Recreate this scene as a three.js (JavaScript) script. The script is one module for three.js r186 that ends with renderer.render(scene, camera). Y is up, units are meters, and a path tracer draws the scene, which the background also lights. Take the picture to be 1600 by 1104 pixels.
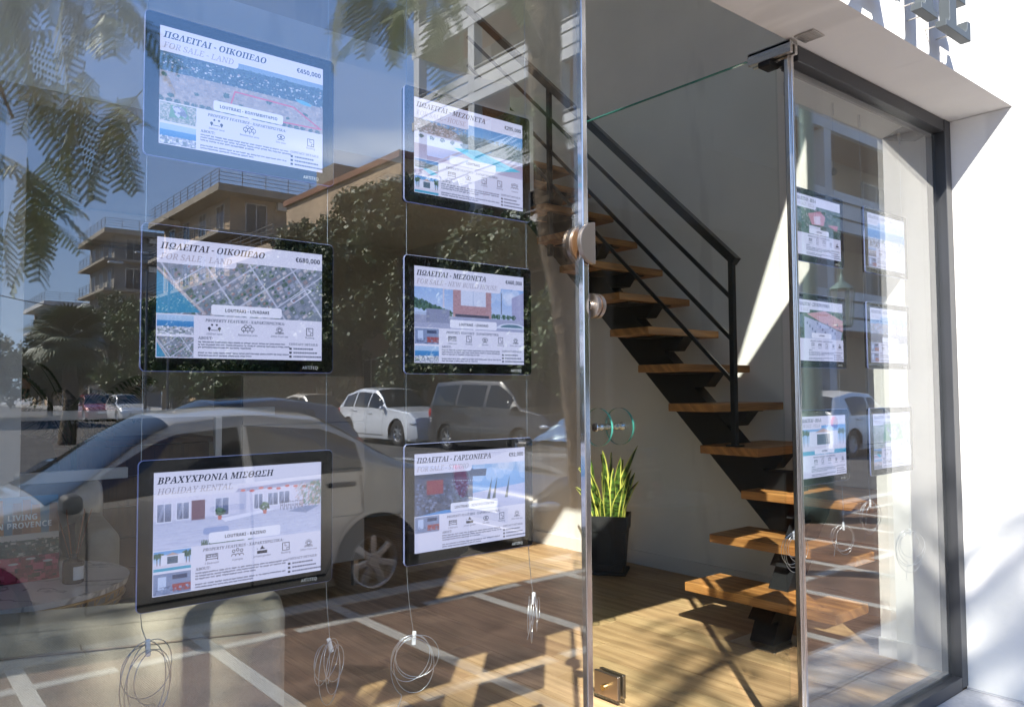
import * as THREE from 'three';
import { mergeGeometries, mergeVertices } from 'three/addons/utils/BufferGeometryUtils.js';
import { RoundedBoxGeometry } from 'three/addons/geometries/RoundedBoxGeometry.js';
import { MarchingCubes } from 'three/addons/objects/MarchingCubes.js';
import { TextGeometry } from 'three/addons/geometries/TextGeometry.js';
import { FontLoader } from 'three/addons/loaders/FontLoader.js';

// ---------- camera ----------
const scene = new THREE.Scene();
const V = (x, y, z) => new THREE.Vector3(x, y, z);
const camera = new THREE.PerspectiveCamera(48.18, 1600 / 1104, 0.05, 900);
{
  const yaw = THREE.MathUtils.degToRad(39.73), pitch = THREE.MathUtils.degToRad(2.664), roll = THREE.MathUtils.degToRad(-0.388);
  const f = V(Math.sin(yaw) * Math.cos(pitch), Math.sin(pitch), -Math.cos(yaw) * Math.cos(pitch));
  const r = V(Math.cos(yaw), 0, Math.sin(yaw)), u = r.clone().cross(f);
  const r2 = r.clone().multiplyScalar(Math.cos(roll)).addScaledVector(u, Math.sin(roll));
  const u2 = u.clone().multiplyScalar(Math.cos(roll)).addScaledVector(r, -Math.sin(roll));
  camera.quaternion.setFromRotationMatrix(new THREE.Matrix4().makeBasis(r2, u2, f.clone().negate()));
  camera.position.set(0, 1.25, 1.383);
}
// ---------- noise ----------
function rng(seed) { let s = seed >>> 0; return () => { s = (s + 0x6D2B79F5) >>> 0; let t = s; t = Math.imul(t ^ (t >>> 15), t | 1); t ^= t + Math.imul(t ^ (t >>> 7), t | 61); return ((t ^ (t >>> 14)) >>> 0) / 4294967296; }; }
function hash(x, y, s) { let h = Math.imul(x, 374761393) + Math.imul(y, 668265263) + Math.imul(s, 1274126177); h = Math.imul(h ^ (h >>> 13), 1274126177); return ((h ^ (h >>> 16)) >>> 0) / 4294967296; }
function vnoise(x, y, px, py, s) {
  const x0 = Math.floor(x), y0 = Math.floor(y), fx = x - x0, fy = y - y0, u = fx * fx * (3 - 2 * fx), v = fy * fy * (3 - 2 * fy);
  const m = (a, n) => ((a % n) + n) % n, h = (i, j) => hash(m(x0 + i, px), m(y0 + j, py), s);
  return (h(0, 0) * (1 - u) + h(1, 0) * u) * (1 - v) + (h(0, 1) * (1 - u) + h(1, 1) * u) * v;
}
function fbm(x, y, px, py, s, oct = 4) { let a = 0, w = 0.5, n = 0; for (let o = 0; o < oct; o++) { a += w * vnoise(x, y, px, py, s + o * 17); n += w; x *= 2; y *= 2; px *= 2; py *= 2; w *= 0.5; } return a / n; }
const lerp = (a, b, t) => a + (b - a) * t, clamp = (x, a, b) => Math.min(b, Math.max(a, x)), smooth = (a, b, x) => { const t = clamp((x - a) / (b - a), 0, 1); return t * t * (3 - 2 * t); };

// ---------- sky, sun, exposure ----------
{
  const w = 1024, h = 512, d = new Float32Array(w * h * 4);
  for (let j = 0; j < h; j++) for (let i = 0; i < w; i++) {
    const el = ((j + 0.5) / h - 0.5) * Math.PI, e = Math.max(0, Math.sin(el));
    const k = Math.pow(1 - e, 3.2);
    let c = [lerp(0.06, 0.35, k), lerp(0.185, 0.47, k), lerp(0.52, 0.63, k)];
    const deg = el * 180 / Math.PI;
    if (deg > 1 && deg < 24) {   // a few low cumulus
      const n = fbm(i / w * 26, deg * 0.34, 26, 64, 5, 5), cl = smooth(0.56, 0.70, n) * smooth(1, 4, deg) * (1 - smooth(11, 22, deg));
      const t = 0.75 + 0.5 * fbm(i / w * 52, deg * 0.6, 52, 64, 9, 3);
      c = c.map((v, q) => lerp(v, [0.95, 0.97, 1.0][q] * t, cl * 0.85));
    }
    const o = (j * w + i) * 4; d[o] = c[0]; d[o + 1] = c[1]; d[o + 2] = c[2]; d[o + 3] = 1;
  }
  const t = new THREE.DataTexture(d, w, h, THREE.RGBAFormat, THREE.FloatType);
  t.mapping = THREE.EquirectangularReflectionMapping; t.magFilter = t.minFilter = THREE.LinearFilter; t.wrapS = THREE.RepeatWrapping; t.needsUpdate = true;
  scene.background = t; scene.environment = t; scene.backgroundIntensity = 1; scene.environmentIntensity = 1;
}
const sun = new THREE.DirectionalLight(new THREE.Color(1.0, 0.95, 0.87), 4.6);
sun.position.set(-0.681 * 40, 0.926 * 40, 0.732 * 40); sun.target.position.set(0, 0, 0);
sun.castShadow = true; sun.shadow.mapSize.set(4096, 4096);
Object.assign(sun.shadow.camera, { left: -30, right: 30, top: 30, bottom: -30, near: 1, far: 160 });
scene.add(sun, sun.target);
const renderer = new THREE.WebGLRenderer({ antialias: true });
renderer.toneMapping = THREE.LinearToneMapping; renderer.toneMappingExposure = 2.9;
renderer.shadowMap.enabled = true;

// ---------- helpers ----------
const used = {};
function numbered(n) { const k = used[n] = (used[n] ?? -1) + 1; return k ? n + '_' + String(k).padStart(3, '0') : n; }
function thing(name, label, category, pos = [0, 0, 0], turn = 0, group) { const o = new THREE.Group(); o.name = numbered(name); o.userData = { label, category }; if (group) o.userData.group = group; o.position.set(...pos); o.rotation.y = turn; scene.add(o); return o; }
function part(name, geo, m, parent, pos, rot) { const o = new THREE.Mesh(Array.isArray(geo) ? merge(geo) : geo, m); o.name = name; o.castShadow = o.receiveShadow = true; if (pos) o.position.set(...pos); if (rot) o.rotation.set(...rot); parent.add(o); return o; }
function struct(name, geo, m, pos) { const o = part(numbered(name), geo, m, scene, pos); o.userData.kind = 'structure'; return o; }
function sgroup(name) { const o = new THREE.Group(); o.name = numbered(name); o.userData.kind = 'structure'; scene.add(o); return o; }
function merge(list) { return mergeGeometries(list.map(g => { const q = g.index ? g.toNonIndexed() : g; for (const k of Object.keys(q.attributes)) if (!['position', 'normal', 'uv'].includes(k)) q.deleteAttribute(k); return q; }), false); }
function bx(x0, x1, y0, y1, z0, z1) {   // box between two corners, uv in metres
  const w = x1 - x0, h = y1 - y0, d = z1 - z0, g = new THREE.BoxGeometry(w, h, d), uv = g.attributes.uv, s = [[d, h], [d, h], [w, d], [w, d], [w, h], [w, h]];
  for (let f = 0; f < 6; f++) for (let k = 0; k < 4; k++) uv.setXY(f * 4 + k, uv.getX(f * 4 + k) * s[f][0], uv.getY(f * 4 + k) * s[f][1]);
  g.translate((x0 + x1) / 2, (y0 + y1) / 2, (z0 + z1) / 2); return g;
}
function rbx(x0, x1, y0, y1, z0, z1, r = 0.01, seg = 2) { const w = x1 - x0, h = y1 - y0, d = z1 - z0, g = new RoundedBoxGeometry(w, h, d, seg, Math.min(r, w / 2.01, h / 2.01, d / 2.01)); g.translate((x0 + x1) / 2, (y0 + y1) / 2, (z0 + z1) / 2); return planarUV(g); }
function planarUV(g) { const p = g.attributes.position, n = g.attributes.normal, uv = new Float32Array(p.count * 2); for (let i = 0; i < p.count; i++) { const ax = Math.abs(n.getX(i)), ay = Math.abs(n.getY(i)), az = Math.abs(n.getZ(i)); const a = ay >= ax && ay >= az ? [p.getX(i), p.getZ(i)] : ax >= az ? [p.getZ(i), p.getY(i)] : [p.getX(i), p.getY(i)]; uv[2 * i] = a[0]; uv[2 * i + 1] = a[1]; } g.setAttribute('uv', new THREE.BufferAttribute(uv, 2)); return g; }
function bar(a, b, w, h, roundN = 0) {   // bar between two points
  const d = b.clone().sub(a), L = d.length(), g = roundN ? new THREE.CylinderGeometry(w / 2, h / 2, L, roundN) : new THREE.BoxGeometry(w, L, h);
  g.applyQuaternion(new THREE.Quaternion().setFromUnitVectors(V(0, 1, 0), d.normalize())); g.translate((a.x + b.x) / 2, (a.y + b.y) / 2, (a.z + b.z) / 2); return g;
}
function barUp(a, b, wSide, hUp) {   // rectangular bar in a plane of constant x: wSide across x, hUp across the slope
  const d = b.clone().sub(a), L = d.length(); d.normalize(); const s = V(1, 0, 0), n = s.clone().cross(d); const g = new THREE.BoxGeometry(wSide, L, hUp);
  g.applyMatrix4(new THREE.Matrix4().makeBasis(s, d, n)); g.translate((a.x + b.x) / 2, (a.y + b.y) / 2, (a.z + b.z) / 2); return g;
}
function tube(pts, r, seg = 40, rad = 6, closed = false) { return new THREE.TubeGeometry(new THREE.CatmullRomCurve3(pts, closed), seg, r, rad, closed); }
function cyl(r0, r1, h, n, x = 0, y = 0, z = 0) { const g = new THREE.CylinderGeometry(r1, r0, h, n); g.translate(x, y + h / 2, z); return g; }
function lathe(pts, n = 32) { return new THREE.LatheGeometry(pts.map(p => new THREE.Vector2(p[0], p[1])), n); }
function extrude(poly, depth, bevel = 0) { const s = new THREE.Shape(poly.map(p => new THREE.Vector2(p[0], p[1]))); return new THREE.ExtrudeGeometry(s, { depth, bevelEnabled: bevel > 0, bevelThickness: bevel, bevelSize: bevel, bevelSegments: 1, steps: 1 }); }
function taperTube(pts, radii, seg, rad, bump = 0, seed = 1) {   // tapered limb with a lumpy surface
  const c = new THREE.CatmullRomCurve3(pts), fr = c.computeFrenetFrames(seg), P = [], N = [], U = [], I = [];
  for (let i = 0; i <= seg; i++) {
    const t = i / seg, p = c.getPointAt(t), k = t * (radii.length - 1), a = Math.floor(Math.min(k, radii.length - 2)), r = lerp(radii[a], radii[a + 1], k - a);
    for (let j = 0; j <= rad; j++) {
      const th = j / rad * 2 * Math.PI, n = fr.normals[i].clone().multiplyScalar(Math.cos(th)).addScaledVector(fr.binormals[i], Math.sin(th));
      const q = r * (1 + bump * (fbm(j / rad * 6, t * seg * 0.35, 6, 997, seed, 3) - 0.5));
      P.push(p.x + n.x * q, p.y + n.y * q, p.z + n.z * q); N.push(n.x, n.y, n.z); U.push(j / rad * 2 * Math.PI * r, t * c.getLength());
      if (i < seg && j < rad) { const b = i * (rad + 1) + j; I.push(b, b + 1, b + rad + 1, b + 1, b + rad + 2, b + rad + 1); }
    }
  }
  const g = new THREE.BufferGeometry(); g.setAttribute('position', new THREE.Float32BufferAttribute(P, 3)); g.setAttribute('normal', new THREE.Float32BufferAttribute(N, 3)); g.setAttribute('uv', new THREE.Float32BufferAttribute(U, 2)); g.setIndex(I); g.computeVertexNormals(); return g;
}
// ---------- textures ----------
function tex(w, h, fn, srgb, rx = 1, ry = 1) {   // fn(u, v) -> [r, g, b] in 0..1
  const d = new Uint8Array(w * h * 4);
  for (let j = 0; j < h; j++) for (let i = 0; i < w; i++) { const c = fn(i / w, j / h), o = (j * w + i) * 4; for (let q = 0; q < 3; q++) d[o + q] = clamp(c[q] * 255, 0, 255); d[o + 3] = 255; }
  const t = new THREE.DataTexture(d, w, h); t.wrapS = t.wrapT = THREE.RepeatWrapping; t.magFilter = THREE.LinearFilter; t.minFilter = THREE.LinearMipmapLinearFilter; t.generateMipmaps = true; if (srgb) t.colorSpace = THREE.SRGBColorSpace; t.repeat.set(rx, ry); t.needsUpdate = true; return t;
}
const grey = v => [v, v, v];
const T = {};
T.plaster = tex(512, 512, (u, v) => grey(0.5 * fbm(u * 40, v * 40, 40, 40, 3, 3) + 0.5 * fbm(u * 6, v * 6, 6, 6, 4, 3)), false, 0.8, 0.8);
T.wallTone = tex(512, 512, (u, v) => { const n = 0.93 + 0.09 * fbm(u * 5, v * 5, 5, 5, 8, 5) - 0.05 * smooth(0.62, 0.75, fbm(u * 14, v * 3, 14, 3, 12, 4)); return [n, n, n * 0.995]; }, true, 0.4, 0.4);
T.fabric = tex(256, 256, (u, v) => grey(0.5 + 0.25 * Math.sin(u * 256 * 0.785) * Math.sin(v * 256 * 0.785) + 0.4 * (hash(u * 256 | 0, v * 256 | 0, 2) - 0.5)), false, 6, 6);
T.fabricTone = tex(256, 256, (u, v) => { const n = 0.9 + 0.16 * (fbm(u * 8, v * 8, 8, 8, 31, 4) - 0.5) + 0.06 * (hash(u * 256 | 0, v * 256 | 0, 3) - 0.5); return [n, n * 0.99, n * 0.965]; }, true, 2, 2);
T.asphalt = tex(512, 512, (u, v) => { const n = 0.75 + 0.5 * (hash(u * 512 | 0, v * 512 | 0, 7) - 0.5) * 0.7 + 0.4 * (fbm(u * 8, v * 8, 8, 8, 5, 5) - 0.5); return [n, n * 0.97, n * 0.93]; }, true, 0.35, 0.35);
T.paver = tex(512, 512, (u, v) => { const n = 0.78 + 0.45 * (hash(u * 512 | 0, v * 512 | 0, 17) - 0.5) + 0.55 * (fbm(u * 10, v * 10, 10, 10, 15, 5) - 0.5); return [n, n * 0.9, n * 0.84]; }, true, 0.6, 0.6);
T.bark = tex(256, 512, (u, v) => { const n = 0.45 + 0.9 * (fbm(u * 14, v * 22, 14, 22, 21, 5) - 0.3); return [n, n * 0.9, n * 0.78]; }, true, 2.2, 1.1);
T.concrete = tex(512, 512, (u, v) => { const n = 0.86 + 0.28 * (fbm(u * 4, v * 4, 4, 4, 41, 6) - 0.5) + 0.08 * (hash(u * 512 | 0, v * 512 | 0, 4) - 0.5); return [n, n, n]; }, true, 0.22, 0.22);
T.brushed = tex(64, 512, (u, v) => grey(0.35 + 0.5 * vnoise(0.5 + u * 2, v * 256, 2, 256, 6)), false, 8, 8);
T.marble = tex(512, 512, (u, v) => { const w = fbm(u * 4, v * 4, 4, 4, 50, 5), l = Math.abs(fbm(u * 5 + w * 3, v * 5 + w * 2, 5, 5, 52, 5) - 0.5); const n = 0.97 - 0.42 * (1 - smooth(0, 0.05, l)) * w - 0.1 * w; return [n, n * 0.985, n * 0.96]; }, true, 1.1, 1.1);
function woodTex(seed, a, b, gl, contrast, w = 512, h = 1024) {   // grain along v
  return tex(w, h, (u, v) => {
    const warp = fbm(u * 3, v * 2.0, 3, 2, seed, 3) * 2.4, ring = 0.5 + 0.5 * Math.sin((u * gl + warp) * 6.283), fine = vnoise(u * 160, v * 12, 160, 12, seed + 3), mid = fbm(u * 24, v * 3, 24, 3, seed + 5, 3);
    const t = clamp(0.36 * ring + 0.3 * mid + 0.34 * fine + 0.25 * (fbm(u * 2, v * 2, 2, 2, seed + 9, 2) - 0.5), 0, 1), k = 0.5 + (t - 0.5) * contrast;
    const c = [0, 1, 2].map(q => lerp(a[q], b[q], k)); const pore = fine < 0.16 ? 0.88 : 1; return c.map(x => x * pore);
  }, true);
}
T.oak = [woodTex(101, [0.60, 0.48, 0.34], [0.83, 0.71, 0.54], 5, 1.0), woodTex(131, [0.63, 0.51, 0.375], [0.85, 0.73, 0.57], 7, 0.85), woodTex(161, [0.56, 0.44, 0.31], [0.79, 0.66, 0.50], 4, 1.1)];
T.tread = woodTex(201, [0.50, 0.32, 0.16], [0.80, 0.585, 0.34], 6, 1.1);
T.treadBump = T.tread;
// ---------- materials ----------
const M = {};
const std = (o) => new THREE.MeshStandardMaterial(o), phy = (o) => new THREE.MeshPhysicalMaterial(o), lin = (r, g, b) => new THREE.Color().setRGB(r, g, b);
M.white = std({ color: lin(0.80, 0.79, 0.76), map: T.wallTone, bumpMap: T.plaster, bumpScale: 0.0012, roughness: 0.9 });
M.facade = std({ color: lin(0.83, 0.82, 0.80), map: T.wallTone, bumpMap: T.plaster, bumpScale: 0.002, roughness: 0.92 });
M.inner = std({ color: lin(0.80, 0.79, 0.755), map: T.wallTone, bumpMap: T.plaster, bumpScale: 0.0008, roughness: 0.85 });
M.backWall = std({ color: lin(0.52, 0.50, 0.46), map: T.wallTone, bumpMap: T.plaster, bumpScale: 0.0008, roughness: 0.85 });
M.skirting = std({ color: lin(0.72, 0.70, 0.66), roughness: 0.5 });
M.grout = std({ color: lin(0.16, 0.12, 0.08), roughness: 0.9 });
M.oak = [0, 1, 2].flatMap(q => [1, 0.9, 0.8].map(k => std({ map: T.oak[q], color: lin(k, k * 0.985, k * 0.96), bumpMap: T.oak[q], bumpScale: 0.0006, roughness: 0.42 })));
M.tread = std({ map: T.tread, bumpMap: T.tread, bumpScale: 0.0008, roughness: 0.45 });
M.blackSteel = std({ color: lin(0.018, 0.019, 0.021), roughness: 0.42, metalness: 0.3 });
M.railPaint = std({ color: lin(0.02, 0.024, 0.026), roughness: 0.3, metalness: 0.4 });
M.darkFrame = std({ color: lin(0.055, 0.057, 0.062), roughness: 0.36, metalness: 0.35 });
M.steel = std({ color: lin(0.60, 0.575, 0.54), roughness: 0.55, metalness: 1, roughnessMap: T.brushed });
M.satin = std({ color: lin(0.40, 0.335, 0.28), roughness: 0.36, metalness: 1 });
M.steelBright = std({ color: lin(0.72, 0.70, 0.68), roughness: 0.16, metalness: 1 });
M.rubber = std({ color: lin(0.014, 0.013, 0.013), roughness: 0.8 });
M.copperGap = std({ color: lin(0.16, 0.075, 0.03), roughness: 0.6 });
M.pane = phy({ color: lin(0.97, 0.985, 0.975), roughness: 0, transmission: 1, thickness: 0, ior: 2.15 });
M.leafGlass = phy({ color: lin(0.955, 0.98, 0.968), roughness: 0, transmission: 1, thickness: 0, ior: 1.5 });
M.glassEdge = std({ color: lin(0.05, 0.27, 0.22), roughness: 0.15 });
M.wire = std({ color: lin(0.52, 0.54, 0.56), roughness: 0.3, metalness: 0.9 });
M.clearPane = phy({ color: lin(0.98, 0.985, 0.98), roughness: 0, transmission: 1, thickness: 0, ior: 1.4 });
M.clip = std({ color: lin(0.82, 0.84, 0.86), roughness: 0.35 });
M.bezel = phy({ color: lin(0.006, 0.006, 0.007), roughness: 0.08 });
M.asphalt = std({ color: lin(0.13, 0.125, 0.12), map: T.asphalt, bumpMap: T.asphalt, bumpScale: 0.004, roughness: 0.95 });
M.paver = std({ color: lin(0.20, 0.145, 0.11), map: T.paver, bumpMap: T.paver, bumpScale: 0.003, roughness: 0.9 });
M.strip = std({ color: lin(0.52, 0.49, 0.44), map: T.concrete, roughness: 0.85 });
M.kerb = std({ color: lin(0.42, 0.40, 0.37), map: T.concrete, roughness: 0.9 });
M.linePaint = std({ color: lin(0.62, 0.61, 0.58), roughness: 0.8 });
M.tile = std({ color: lin(0.52, 0.52, 0.54), map: T.concrete, roughness: 0.5 });
M.whitePaint = std({ color: lin(0.74, 0.74, 0.72), roughness: 0.45 });
M.plastic = std({ color: lin(0.78, 0.78, 0.77), roughness: 0.35 });
// ================= ground =================
const STREET = -0.32, WALK = -0.17;
struct('street', bx(-160, 220, STREET - 0.3, STREET, 3.62, 320), M.asphalt);
struct('sidewalk', bx(-40, 10.4, WALK - 0.3, WALK, 0.62, 3.44), M.paver);
{ const s = scene.getObjectByName('sidewalk');
  for (const x of [-3.84, -2.94, -2.04, -1.14, -0.24, 0.66, 1.56, 2.46, 3.36, 4.26, 5.16, 6.06, 6.96, 7.86, 8.76]) part('stone_strip', bx(x - 0.04, x + 0.04, WALK - 0.01, WALK + 0.004, 0.62, 3.44), M.strip, s);
  for (const z of [1.75, 3.1]) for (let x = -4.29; x < 9.5; x += 0.9) part('stone_strip', bx(x - 0.41 + 0.45, x + 0.41 + 0.45, WALK - 0.01, WALK + 0.0035, z - 0.04, z + 0.04), M.strip, s);
}
{ const k = sgroup('kerb'); for (let x = -8; x < 10.3; x += 1) part('kerb_stone', rbx(x + 0.004, x + 0.996, STREET - 0.1, WALK + 0.012, 3.445, 3.615, 0.015), M.kerb, k); }
struct('far_sidewalk', bx(14.6, 60, STREET - 0.2, STREET + 0.14, 9.2, 320), M.kerb);
for (const z of [9.5, 14.7, 19.9, 25.1]) struct('bay_line', bx(12.0, 14.4, STREET - 0.01, STREET + 0.005, z - 0.05, z + 0.05), M.linePaint);
struct('ground', bx(-400, 500, STREET - 0.7, STREET - 0.05, -200, 700), std({ color: lin(0.16, 0.15, 0.12), roughness: 1 }));
{ // threshold of pale tiles before the shop
  const t = sgroup('threshold'); part('bed', bx(-2.4, 9.0, -0.3, -0.017, 0.0, 0.60), M.grout, t);
  for (let x = -2.4; x < 8.9; x += 0.4) for (const z of [0.003, 0.303]) part('tile', rbx(x + 0.003, x + 0.397, -0.05, -0.006, z, z + 0.294, 0.004, 1), M.tile, t);
}
// ================= the shop =================
const FZ = 0.245, SX = 4.352, SOFF = 2.40;
const shop = thing('shop_building', 'white rendered shop front with deep soffit above the glass', 'building');
{
  // wall above the glazing with two upper windows that let the sun onto the stair wall
  const s = new THREE.Shape([[-3, SOFF], [9, SOFF], [9, 6.2], [-3, 6.2]].map(p => new THREE.Vector2(...p)));
  s.holes.push(new THREE.Path([[0.07, 3.32], [0.07, 4.68], [1.91, 4.68], [1.91, 3.32]].map(p => new THREE.Vector2(...p))));
  s.holes.push(new THREE.Path([[2.37, 3.32], [3.617, 5.15], [4.25, 5.15], [4.25, 3.32]].map(p => new THREE.Vector2(...p))));
  const g = new THREE.ExtrudeGeometry(s, { depth: FZ, bevelEnabled: false }); part('upper_wall', g, M.facade, shop);
  part('front_wall', [bx(3.625, 9, -0.25, SOFF - 0.002, 0.0, FZ - 0.001)], M.facade, shop);
  part('front_wall', [bx(-3, -1.35, -0.25, SOFF - 0.002, 0.0, FZ - 0.001)], M.facade, shop);
  part('upper_pane', bx(0.07, 1.91, 3.32, 4.68, 0.05, 0.06), M.clearPane, shop);
  part('upper_pane', extrude([[2.37, 3.32], [3.617, 5.15], [4.25, 5.15], [4.25, 3.32]], 0.01).translate(0, 0, 0.05), M.clearPane, shop);
  part('stub_wall', [bx(3.73, SX + 0.2, 0, 5.2, -0.41, -0.001)], M.white, shop);
  part('stub_skirting', [bx(3.722, 3.73, 0.0, 0.085, -0.418, -0.07), bx(3.73, SX, 0.0, 0.085, -0.418, -0.41)], M.skirting, shop);
  part('stair_wall', [bx(SX, SX + 0.2, 0, 5.3, -5.75, -0.41)], M.inner, shop);
  part('skirting', [bx(SX - 0.012, SX, 0.0, 0.095, -5.6, -0.41)], M.skirting, shop);
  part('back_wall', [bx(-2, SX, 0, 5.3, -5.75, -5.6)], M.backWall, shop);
  part('side_wall', [bx(-2.0, -1.85, 0, 5.3, -5.6, -0.001)], M.inner, shop);
  part('roof', [bx(-3, -1.0, 5.3, 5.5, -5.8, 0.0), bx(1.2, 9, 5.3, 5.5, -5.8, 0.0), bx(-1.0, 1.2, 5.3, 5.5, -2.4, 0.0), bx(-1.0, 1.2, 5.3, 5.5, -5.8, -4.1)], M.inner, shop);
  part('skylight', bx(-1.0, 1.2, 5.38, 5.39, -4.1, -2.4), M.clearPane, shop);
  part('mezzanine_beam', [bx(-1.85, 2.7, 2.29, 2.68, -1.86, -1.68)], M.inner, shop);
  part('drop_wall', [bx(2.2, 2.32, 3.23, 5.299, -1.5, -0.001)], M.inner, shop);
  part('mezzanine_floor', [bx(-1.85, 2.7, 2.70, 2.9, -3.3, -1.87), bx(-1.85, SX, 2.7, 2.9, -5.6, -3.3)], M.inner, shop);
  part('column', [rbx(0.465, 0.548, 0, 2.699, -2.66, -2.56, 0.004)], M.inner, shop);
  part('ceiling_cover', rbx(2.33, 2.40, SOFF - 0.006, SOFF - 0.0015, 0.03, 0.10, 0.001), M.steel, shop);
}
{ // oak plank floor
  const f = sgroup('floor'); part('underlay', bx(-1.85, SX, -0.3, -0.012, -5.6, -0.001), M.grout, f);
  const R = rng(11), W = 0.163; let n = 0;
  const variants = [];
  for (let k = 0; k < 12; k++) { const L = 1.28, g = new THREE.BoxGeometry(W - 0.003, 0.012, L - 0.003), uv = g.attributes.uv, ou = R(), ov = R(); const p = g.attributes.position; for (let i = 0; i < p.count; i++) uv.setXY(i, ou + p.getX(i) / 0.42, ov + p.getZ(i) / 1.5); variants.push(g); }
  for (let i = 0, x = -1.85; x < SX; x += W, i++) { const off = R() * 1.28; for (let z = -0.01 - off + 0.0; z > -5.6 - 0; z -= 1.28) { let zc = z - 0.64 + 0.0; const m = part('plank', variants[(R() * 12) | 0], M.oak[(R() * 9) | 0], f, [Math.min(x + W / 2, SX), -0.006 + (R() - 0.5) * 0.0006, zc]); n++; }
    if (off > 0.02) { const g = variants[(R() * 12) | 0]; const m = part('plank', g, M.oak[(R() * 9) | 0], f, [x + W / 2, -0.006, -0.01 - off / 2]); m.scale.z = off / 1.28; } }
}
{ const t = thing('wall_spotlight', 'small black wedge shaped wall lamp high on the white stub wall', 'wall lamp', [3.729, 2.415, -0.185]); const g = extrude([[-0.11, 0], [0.0, -0.03], [0.12, 0.0], [0.03, 0.03], [-0.06, 0.028]], 0.05, 0.004); g.rotateY(Math.PI / 2); g.translate(-0.056, 0, 0); part('lamp_body', g, M.blackSteel, t); }
// ---------- glazing ----------
const win = thing('shop_window', 'large frameless shop window pane with steel edge, six displays behind it', 'window');
part('pane', bx(0.135, 1.372, 0.006, SOFF - 0.004, -0.006, 0.006), M.pane, win);
part('edge_profile', [rbx(1.3725, 1.3915, 0.002, SOFF - 0.002, -0.0095, 0.0095, 0.003)], M.steelBright, win);
part('edge_seal', [bx(1.3915, 1.3945, 0.002, SOFF - 0.002, -0.006, 0.002)], M.rubber, win);
part('bottom_channel', [rbx(0.135, 1.372, -0.004, 0.018, -0.016, 0.016, 0.003)], M.steel, win);
part('corner_profile', [rbx(0.085, 0.134, 0.0, SOFF - 0.002, -0.02, 0.02, 0.004)], std({ color: lin(0.02, 0.03, 0.09), roughness: 0.3, metalness: 0.4 }), win);
{ const w = thing('shop_window', 'shop window pane left of the frame, beyond the dark mullion', 'window'); part('pane', bx(-1.345, 0.084, 0.006, SOFF - 0.004, -0.006, 0.006), M.pane, w); part('bottom_channel', [rbx(-1.345, 0.084, -0.004, 0.018, -0.016, 0.016, 0.003)], M.steel, w); }
// half-round clamp on the pane's edge
{ const c = thing('glass_clamp', 'half-round brushed steel clamp on the window edge', 'clamp', [1.398, 1.611, 0]);
  const half = (r, z0, z1, b) => { const s = new THREE.Shape(); s.moveTo(0, -r); s.absarc(0, 0, r, -Math.PI / 2, -Math.PI * 1.5, true); s.lineTo(0, -r); const g = new THREE.ExtrudeGeometry(s, { depth: z1 - z0 - 2 * b, bevelEnabled: true, bevelThickness: b, bevelSize: b, bevelOffset: -b, bevelSegments: 2, curveSegments: 40 }); g.translate(0, 0, z0 + b); return g; };
  part('front_plate', half(0.052, 0.0135, 0.027, 0.002), M.satin, c); part('gasket', half(0.047, 0.0105, 0.0135, 0.0004), M.copperGap, c);
  part('gasket', half(0.047, -0.0135, -0.0105, 0.0004), M.copperGap, c); part('rear_plate', half(0.052, -0.027, -0.0135, 0.002), M.satin, c); }
{ const k = thing('door_stop', 'small round steel door stop beside the window edge', 'door stop', [1.395, 1.459, 0]);
  const disc = (r, x0, x1) => { const g = new THREE.CylinderGeometry(r, r, x1 - x0, 40); g.rotateZ(Math.PI / 2); g.translate((x0 + x1) / 2, 0, 0); return g; };
  part('button', disc(0.012, 0.0, 0.008), M.steelBright, k); part('front_disc', disc(0.031, 0.008, 0.019), M.satin, k); part('groove', disc(0.027, 0.019, 0.024), M.copperGap, k); part('rear_disc', disc(0.031, 0.024, 0.035), M.satin, k); }
// right-hand window
const win2 = thing('shop_window', 'dark framed shop window right of the doorway, six displays behind', 'window');
part('pane', bx(2.392, 3.572, 0.05, 2.352, -0.034, -0.022), M.pane, win2);
part('frame', [rbx(3.565, 3.624, 0, SOFF - 0.002, -0.075, 0.006, 0.003), rbx(2.40, 3.563, 2.345, SOFF - 0.002, -0.075, 0.004, 0.003), rbx(2.40, 3.563, -0.006, 0.048, -0.095, 0.006, 0.003)], M.darkFrame, win2);
part('glazing_bead', [rbx(3.548, 3.564, 0.049, 2.344, -0.06, -0.036, 0.002), rbx(2.40, 3.547, 2.328, 2.344, -0.06, -0.036, 0.002), rbx(2.40, 3.547, 0.049, 0.064, -0.06, -0.036, 0.002)], M.darkFrame, win2);
part('edge_profile', [rbx(2.362, 2.3765, 0.0, 2.378, -0.026, 0.002, 0.003), rbx(2.354, 2.3615, 0.0, 2.36, -0.022, -0.006, 0.002)], M.steelBright, win2);
part('edge_seal', [bx(2.377, 2.391, 0.0, SOFF - 0.003, -0.036, -0.012)], M.rubber, win2);
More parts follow.
